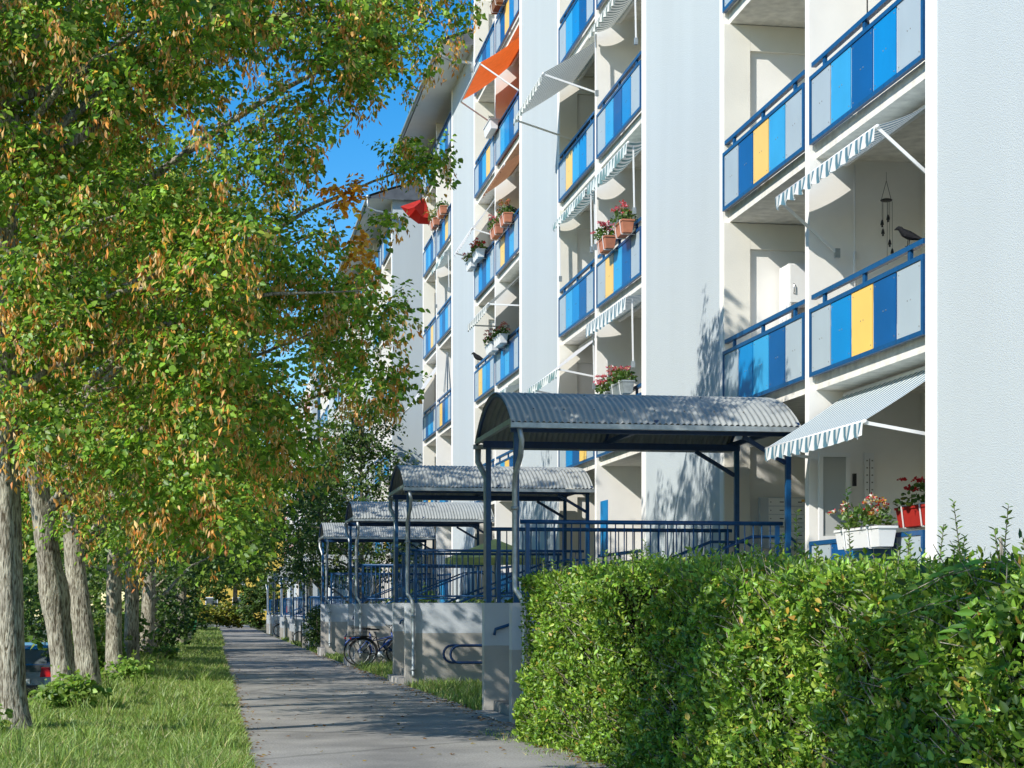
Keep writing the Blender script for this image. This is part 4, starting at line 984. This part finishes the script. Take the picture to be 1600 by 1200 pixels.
# bushes
def bush(x, y, rx, ry, h, label, n=1500, size=.08, cols=None, name='shrub', group='garden shrubs', z=None, fine=False):
    o = thing(name, (x, y, gx(x, y) if z is None else z), label, 'shrub', group)
    nb = max(10, int(n / 90)); bl = []
    for _ in range(nb):
        d = rand_unit(1)[0]; q = random.random() ** .35
        bl.append((d[0] * rx * q, d[1] * ry * q, h * .5 + d[2] * h * .46 * q, min(rx, ry, h) * .32))
    V, F, T = foliage(bl, 10, 9, size, cols or GREEN, None, spread=.14, droop=.0, fine=fine)
    V[:, 2] = np.maximum(V[:, 2], .01)
    put('leaves', arrays_mesh('leaves', V, F, 'leaf', T), o)
    m = MB()
    for _ in range(7): m.tube([(random.uniform(-.1, .1), random.uniform(-.1, .1), -.05), (random.uniform(-.5, .5) * rx, random.uniform(-.5, .5) * ry, h * .4), (random.uniform(-.8, .8) * rx, random.uniform(-.8, .8) * ry, h * .75)], [.025, .015, .006], 5)
    m.build('stems', 'bark', o)
    return o
BR = [(.14, .23, .036), (.10, .18, .03), (.19, .27, .05)]
gi = 0
WHERE = ['between the first and second stairs', 'between the second and third stairs', 'between the third and fourth stairs', 'beyond the fourth stairs']
for i in range(4):
    for j, (x, dy, r, h, dsc) in enumerate([(5.2, 2.9, .8, 1.75, 'rounded'), (6.2, 4.6, .8, 2.0, 'tall'), (6.2, 6.6, .8, 1.8, 'wide'), (6.4, 8.4, .6, 1.95, 'upright')]):
        bush(x, CY + 12 * i + dy, r, r, h + random.uniform(-.1, .2), f'{dsc} green garden shrub {WHERE[i]}', 1300, .085, BR)
bush(4.0, 65.5, .62, 1.6, 1.75, 'dark green bush bulging over the path edge beyond the fourth stairs', 7000, .075, DK)
for i, (x, y, rx, ry, h, lb, cl) in enumerate([
    (-2.35, 35.0, .5, 1.2, 1.2, 'bright undergrowth right behind the first slim trunk', BR), (-2.5, 47.0, .8, 1.5, 1.6, 'bright shrub between slim trunks and forked trunk', BR), (-2.55, 41.0, .7, 1.8, 1.6, 'bright leafy shrub behind the pair of slim trunks', BR),
    (-2.9, 44.0, .9, 2.2, 1.3, 'low shrub below the bank beside the grey car', GREEN), (-2.9, 50.0, 1.0, 2.0, 1.7, 'shrub left of the dark forked trunk', GREEN), (-1.9, 57.0, 1.2, 2.2, 1.8, 'shaded shrub right of the dark forked trunk', DK),
    (-1.7, 64.0, 1.3, 2.5, 2.0, 'dark shrub under the dense linden', DK), (-2.0, 78.0, 1.5, 3, 2.2, 'dark thicket beside the distant path', DK), (-2.4, 95, 1.8, 4, 2.3, 'farther thicket left of the distant path', GREEN),
    (-4.6, 66.0, 1.5, 3, 2.4, 'tall shrub at the edge of the parking lane', GREEN), (1.4, 150, 1.6, 1.2, 2.3, 'yellow leaved shrub at the end of the path', [(.30, .28, .03), (.22, .24, .04), (.12, .17, .03)]), (-2.2, 148, 2.4, 1.2, 2.4, 'yellow green shrub left of the path end', [(.36, .32, .04), (.14, .2, .03)]),
    (-3.4, 140, 3.2, 1.4, 4.5, 'dark shrub in front of the yellow ones at the path end', DK), (.5, 158, 4.5, 1.4, 5.0, 'broad dark shrub behind the yellow ones at the path end', DK), (3.8, 146, 1.8, 1.4, 4.0, 'tall dark green shrub closing the path on the right', DK), (6, 155, 3, 1.5, 5.0, 'dark hedge mass behind the last stairs', DK)]):
    bush(x, y, rx, ry, h, lb, 1900 if y < 130 else 5000, .085 + y * .0009, cl, group='shrubs along the bank')
for x, y, rx, ry, h, lb in ((-14.5, 48, 1.8, 9, 5.5, 'dark tall thicket beyond the parking lane, nearest stretch'), (-14.5, 68, 1.8, 9, 5.5, 'dark tall thicket beyond the parking lane, middle stretch'), (-13.5, 92, 1.8, 12, 6, 'dark tall thicket beyond the parking lane, far stretch'), (-11, 118, 3, 8, 6, 'dark tall thicket closing the parking lane')):
    bush(x, y, rx, ry, h, lb, 9000, .24, DK, name='thicket', group='thickets beyond the parking lane')
# suckers at tree feet
for x, y, lb in ((-2.35, 17.7, 'leafy suckers at the foot of the mossy trunk'), (-1.8, 22.7, 'leafy suckers at the foot of the burled trunk'), (-1.5, 30.8, 'low leafy suckers beside the slim trunks'), (-1.25, 48.0, 'ground shrub by the grass edge')):
    bush(x, y, .27, .3, .42, lb, 420, .085, [(.2, .32, .05), (.15, .26, .04), (.26, .36, .07)], name='linden_suckers', group='suckers under the lindens', fine=True)

# ------------------------------------------------------------------ clipped hedge
def hedge():
    o = thing('hedge', (4.2, 13.0, 0), 'long clipped green privet hedge beside the path', 'hedge')
    y0, y1, x0, x1 = 1.5, 19.75, 3.45, 5.0
    def top(y): return np.interp(y, [0, 7, 9, 12, 15, 20], [1.52, 1.54, 1.60, 1.68, 1.76, 1.72]) - .05 * np.exp(-((y - 14.8) / .35) ** 2) + .025 * np.sin(y * .9 + 1) + .025 * np.sin(y * 2.7) + .02 * np.sin(y * 6.1)
    def face(y, z): return x0 + .1 * np.sin(y * 1.3 + z * 1.7) + .06 * np.sin(y * 3.4 - z * 2.2) - .13 * np.clip((.9 - z), 0, 1) + .25 * np.clip(z - 1.4, 0, 1) + .30 * np.exp(-((y - 13.4) / 1.15) ** 2) + .22 * np.exp(-((y - 14.9) / .3) ** 2)
    # leaves on path face, far end and top
    def emit(n, fn, size, nscale):
        P, nn = fn(n); m = len(P)
        A = nrm(rng.normal(0, .75, (m, 3)) + nn * .35 + [0, 0, .5]); N = nrm(nn * .55 + rng.normal(0, .55, (m, 3)) + [-.1, -.1, .45])
        L = size * rng.uniform(.45, 1.45, m)
        return leaves(P, A, N, L, L * rng.uniform(.42, .62, m), True)
    parts = []
    def clump(y, z):      # uneven depth so that light and dark pockets form
        return .09 * np.sin(y * 2.9 + 2 * np.sin(z * 3.1)) * np.sin(z * 3.7 + y) + .11 * np.sin(y * 7.3 + 3 * np.sin(z * 4.1)) * np.sin(z * 8.7 + 2 * np.sin(y * 3.1)) + .05 * np.sin(y * 17 + z * 5) * np.sin(z * 19 - y * 4)
    def side(n):
        y = y1 - (y1 - y0) * rng.random(n) ** 1.0; z = rng.random(n) * top(y)
        dpt = np.abs(rng.normal(0, .10, n)); x = face(y, z) + dpt + clump(y, z)
        thin = (np.sin(y * 1.9 + 1.1) * np.sin(z * 3.3 + y * .7) + .5 * np.sin(y * 5.3 + z * 4.1) > .85) & (rng.random(n) < .6)
        x = np.where(thin, x + .12, x)
        return np.stack([x, y, z], 1), np.tile([-1., -.2, .1], (n, 1))
    def end(n):
        x = rng.uniform(x0, x1, n); z = rng.random(n) * top(np.full(n, y1)); y = y1 - np.abs(rng.normal(0, .08, n))
        return np.stack([x, y, z], 1), np.tile([0., 1., .1], (n, 1))
    def topf(n):
        y = rng.uniform(y0, y1, n); x = rng.uniform(x0 + .05, x1, n); z = top(y) - np.abs(rng.normal(0, .06, n)) + rng.exponential(.028, n)
        return np.stack([x, y, z], 1), np.tile([0., 0., 1.], (n, 1))
    HC = [(.155, .280, .030), (.220, .360, .038), (.085, .165, .024), (.320, .430, .055), (.46, .31, .06)]
    Vs, Fs, Ts, off = [], [], [], 0
    for n, fn, size in ((150000, side, .047), (9000, end, .047), (26000, topf, .045)):
        V, F, k = emit(n, fn, size, 1); Vs.append(V); Fs.append(F + off); off += len(V)
        Ts.append(np.repeat(palette(n, HC, [.31, .30, .22, .145, .025], .24), k, 0))
    put('leaves', arrays_mesh('leaves', np.concatenate(Vs) - np.array([4.2, 13, 0]), np.concatenate(Fs), 'hedgeleaf', np.concatenate(Ts)), o)
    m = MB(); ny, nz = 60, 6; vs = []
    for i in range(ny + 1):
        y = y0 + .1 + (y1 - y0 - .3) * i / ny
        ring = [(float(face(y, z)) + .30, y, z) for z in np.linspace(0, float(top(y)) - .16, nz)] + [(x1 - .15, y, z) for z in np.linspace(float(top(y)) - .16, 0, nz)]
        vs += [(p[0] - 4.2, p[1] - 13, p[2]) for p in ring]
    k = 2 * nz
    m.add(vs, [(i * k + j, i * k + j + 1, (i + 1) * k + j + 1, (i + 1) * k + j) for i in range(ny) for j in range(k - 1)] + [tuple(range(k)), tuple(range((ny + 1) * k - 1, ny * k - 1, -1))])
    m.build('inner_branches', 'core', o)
    tw = MB()
    for _ in range(3200):
        y = random.uniform(4, y1 - .1); z = random.uniform(.1, 1.6); x = float(face(y, z)) + random.uniform(.05, .24)
        d = Vector((random.uniform(-.9, .1), random.uniform(-.6, .6), random.uniform(.1, 1))).normalized() * random.uniform(.1, .22)
        tw.tube([(x - 4.2, y - 13, z), (x - 4.2 + d.x, y - 13 + d.y, z + d.z)], [.005, .002], 3, cap=False)
    tw.build('twigs', 'bark', o)
    # tall shoots standing above the clipped top
    spots = [(1330, 765, 12.1, 3.75), (1505, 785, 9.4, 3.75), (1465, 820, 9.9, 3.7), (1565, 790, 8.4, 3.7), (1425, 838, 10.6, 3.8), (1245, 800, 12.6, 3.8), (1215, 835, 13, 3.7)]
    Vs, Fs, Ts, off = [], [], [], 0; st_ = MB()
    for q in range(150):
        if q < len(spots): y = spots[q][2]; x = 3.62 + random.uniform(0, .2); p_ = at_y(spots[q][0], spots[q][1], y); x, h = p_.x, max(.12, p_.z - float(top(y)))
        else: y = random.uniform(6, 19.6); x = random.uniform(3.55, 4.4); h = random.choice([.06, .08, .1, .13, .18])
        z = float(top(y)) - .04; lean = Vector((random.uniform(-.15, .15), random.uniform(-.15, .15), 1)) * (h + .04)
        tipp = Vector((x, y, z)) + lean
        st_.tube([(x - 4.2, y - 13, z), tuple(tipp - Vector((4.2, 13, 0)))], [.005, .002], 4, cap=False)
        n = int(8 + h * 60); t = np.linspace(.1, 1, n)[:, None]
        P = np.array([x, y, z]) + np.array(lean) * t
        az = np.arange(n) * 2.4; A = np.stack([np.cos(az), np.sin(az), np.full(n, .7)], 1) + rng.normal(0, .2, (n, 3)); N = nrm(np.array([0, 0, 1]) + rng.normal(0, .4, (n, 3)))
        L = .042 * rng.uniform(.7, 1.2, n); V, F, k = leaves(P, A, N, L, L * .5, True)
        Vs.append(V); Fs.append(F + off); off += len(V); Ts.append(np.repeat(palette(n, [(.15, .25, .04), (.20, .30, .06)]), k, 0))
    sh = st_.build('shoots', 'bark', o); sh['kind'] = 'stuff'
    put('shoot_leaves', arrays_mesh('shoot_leaves', np.concatenate(Vs) - np.array([4.2, 13, 0]), np.concatenate(Fs), 'hedgeleaf', np.concatenate(Ts)), sh)
hedge()
def orange_sprays():
    V, F, T = foliage([tuple(at_f(*q)) + (r,) for *q, r in [(533, 288, 20.6, .12), (528, 300, 20.7, .10), (545, 312, 20.6, .09), (556, 370, 20.6, .11), (562, 395, 20.7, .13), (572, 415, 20.6, .12), (360, 630, 19.5, .1), (372, 642, 19.5, .08)]], 9, 10, .075, [(.85, .42, .05), (.85, .50, .08), (.75, .30, .04)], None, fine=True, spread=.12)
    for o in bpy.data.objects:
        if o.name.startswith('linden_tree') and 'burl on' in o['label']: put('autumn_leaves', arrays_mesh('autumn_leaves', V - np.array(o.location), F, 'leaf', T), o)
orange_sprays()
def ash_sapling():
    """feathery compound leaves pushing out of the near end of the hedge"""
    o = thing('ash_sapling', (3.75, 7.6, 0), 'ash sapling with feathery compound leaves pushing out of the hedge', 'sapling')
    st_ = MB().tube([(0, 0, 0), (-.1, .05, .9), (-.15, .1, 1.75)], [.02, .015, .008], 6)
    Vs, Fs, Ts, off = [], [], [], 0
    for q in range(15):
        z = random.uniform(.9, 1.66); b = Vector((-.1 - .03 * z, .05, z)); a = random.uniform(math.pi * .55, math.pi * 1.45)
        d = Vector((math.cos(a), math.sin(a) * 1.3, random.uniform(-.1, .35))).normalized(); ln = random.uniform(.35, .6)
        pts = [b + d * ln * t + Vector((0, 0, -.18 * t * t)) for t in (0, .33, .66, 1)]
        st_.tube(pts, [.006, .004, .003, .002], 4, cap=False)
        sd = d.cross(Vector((0, 0, 1))).normalized()
        for j in range(6):
            t = .25 + .75 * j / 5; p = b + d * ln * t + Vector((0, 0, -.18 * t * t))
            for e in ((-1, 1) if j < 5 else (0,)):
                A = np.array([d * .55 + sd * e * .9 + Vector((0, 0, -.15))]); V, F, k = leaves(np.array([p]), A, np.array([[-.45, -.6, .6]]) + rng.normal(0, .35, (1, 3)), np.array([.10]), np.array([.036]), True)
                Vs.append(V); Fs.append(F + off); off += len(V); Ts.append(np.repeat(palette(1, [(.10, .23, .03), (.14, .29, .04)]), k, 0))
    st_.build('stem', 'bark', o)
    put('leaves', arrays_mesh('leaves', np.concatenate(Vs), np.concatenate(Fs), 'hedgeleaf', np.concatenate(Ts)), o)
ash_sapling()

# ------------------------------------------------------------------ grass
def grass():
    Vs, Ts = [], []
    def field(n, x0, x1, y0, y1, h, bias=1.0, skip=None):
        y = y0 + (y1 - y0) * rng.random(n) ** bias; x = rng.uniform(x0, x1, n)
        if skip is not None: k = ~skip(x, y); x, y = x[k], y[k]; n = len(x)
        z = np.array([gx(a, b) for a, b in zip(x, y)]) - .03
        pt = .5 + .5 * np.sin(x * 2.1 + np.sin(y * 1.3) * 2) * np.sin(y * 1.7 + x)
        hh = h * rng.uniform(.5, 1.3, n) * (.55 + .75 * pt); az = rng.random(n) * 6.283; wd = .003 + .00018 * y
        side = np.stack([np.cos(az), np.sin(az), 0 * az], 1) * wd[:, None]; ln = rng.normal(0, .45, (n, 2)) * hh[:, None]
        b = np.stack([x, y, z], 1); t = b + np.concatenate([ln, hh[:, None]], 1)
        mid = b + np.concatenate([ln * .35, hh[:, None] * .6], 1)
        V = np.stack([b - side, b + side, mid + side * .7, t, mid - side * .7], 1)
        T = palette(n, [(.25, .355, .07), (.185, .29, .055), (.34, .42, .11), (.48, .43, .2)], [.36, .34, .22, .08]); Vs.append(V.reshape(-1, 3)); Ts.append(np.repeat(T, 5, 0))
    field(150000, -3.2, .32, 12, 34, .105, 1.35)
    field(50000, -2.4, .36, 34, 75, .14, 1.2)
    field(9000, -1.0, .5, 75, 140, .2)
    field(6000, .12, .36, 13, 45, .10)
    for q in range(150):
        yy = 12.5 + 30 * random.random() ** 1.5; xx = random.uniform(-2.8, .1); field(60, xx - .12, xx + .12, yy - .15, yy + .15, .24)
    field(900, 2.95, 3.5, 14, 20, .07)
    for i in range(6):
        c = CY + 12 * i
        field(9000 if i < 3 else 4000, 3.5, 6.9, c + 1.22, c + 10.78, .16, 1, lambda x, y: (x < 3.62) & (rng.random(len(x)) < .5))
    V = np.concatenate(Vs); n = len(V) // 5
    F4 = (np.arange(n)[:, None] * 5)
    F = np.concatenate([F4 + [0, 1, 2], F4 + [0, 2, 4], F4 + [4, 2, 3]])
    o = put('grass', arrays_mesh('grass', V, F, 'grass', np.concatenate(Ts))); tag(o, 'long green grass on the verge and between the stairs', 'grass', kind='stuff')
    # fallen leaves along the edges
    n = 3200; ed = rng.random(n); y = 12 + 50 * rng.random(n) ** 1.6
    x = np.where(ed < .55, .30 + rng.normal(0, .10, n), np.where(ed < .9, 3.45 + rng.normal(0, .12, n), rng.uniform(.3, 3.5, n)))
    k = x < 3.6; x, y = x[k], y[k]; n = len(x)
    P = np.stack([x, y, np.array([gz(b) for b in y]) + .008], 1); A = rng.normal(0, 1, (n, 3)); A[:, 2] *= .15
    L = rng.uniform(.03, .07, n); V, F, k = leaves(P, A, nrm(np.array([0, 0, 1]) + rng.normal(0, .2, (n, 3))), L, L * .7)
    o = put('fallen_leaves', arrays_mesh('fallen_leaves', V, F, 'leaf', np.repeat(palette(n, [(.30, .16, .05), (.22, .10, .04), (.35, .25, .07)]), k, 0))); tag(o, 'dry brown fallen leaves along the path edges', 'leaves', kind='stuff')
grass()
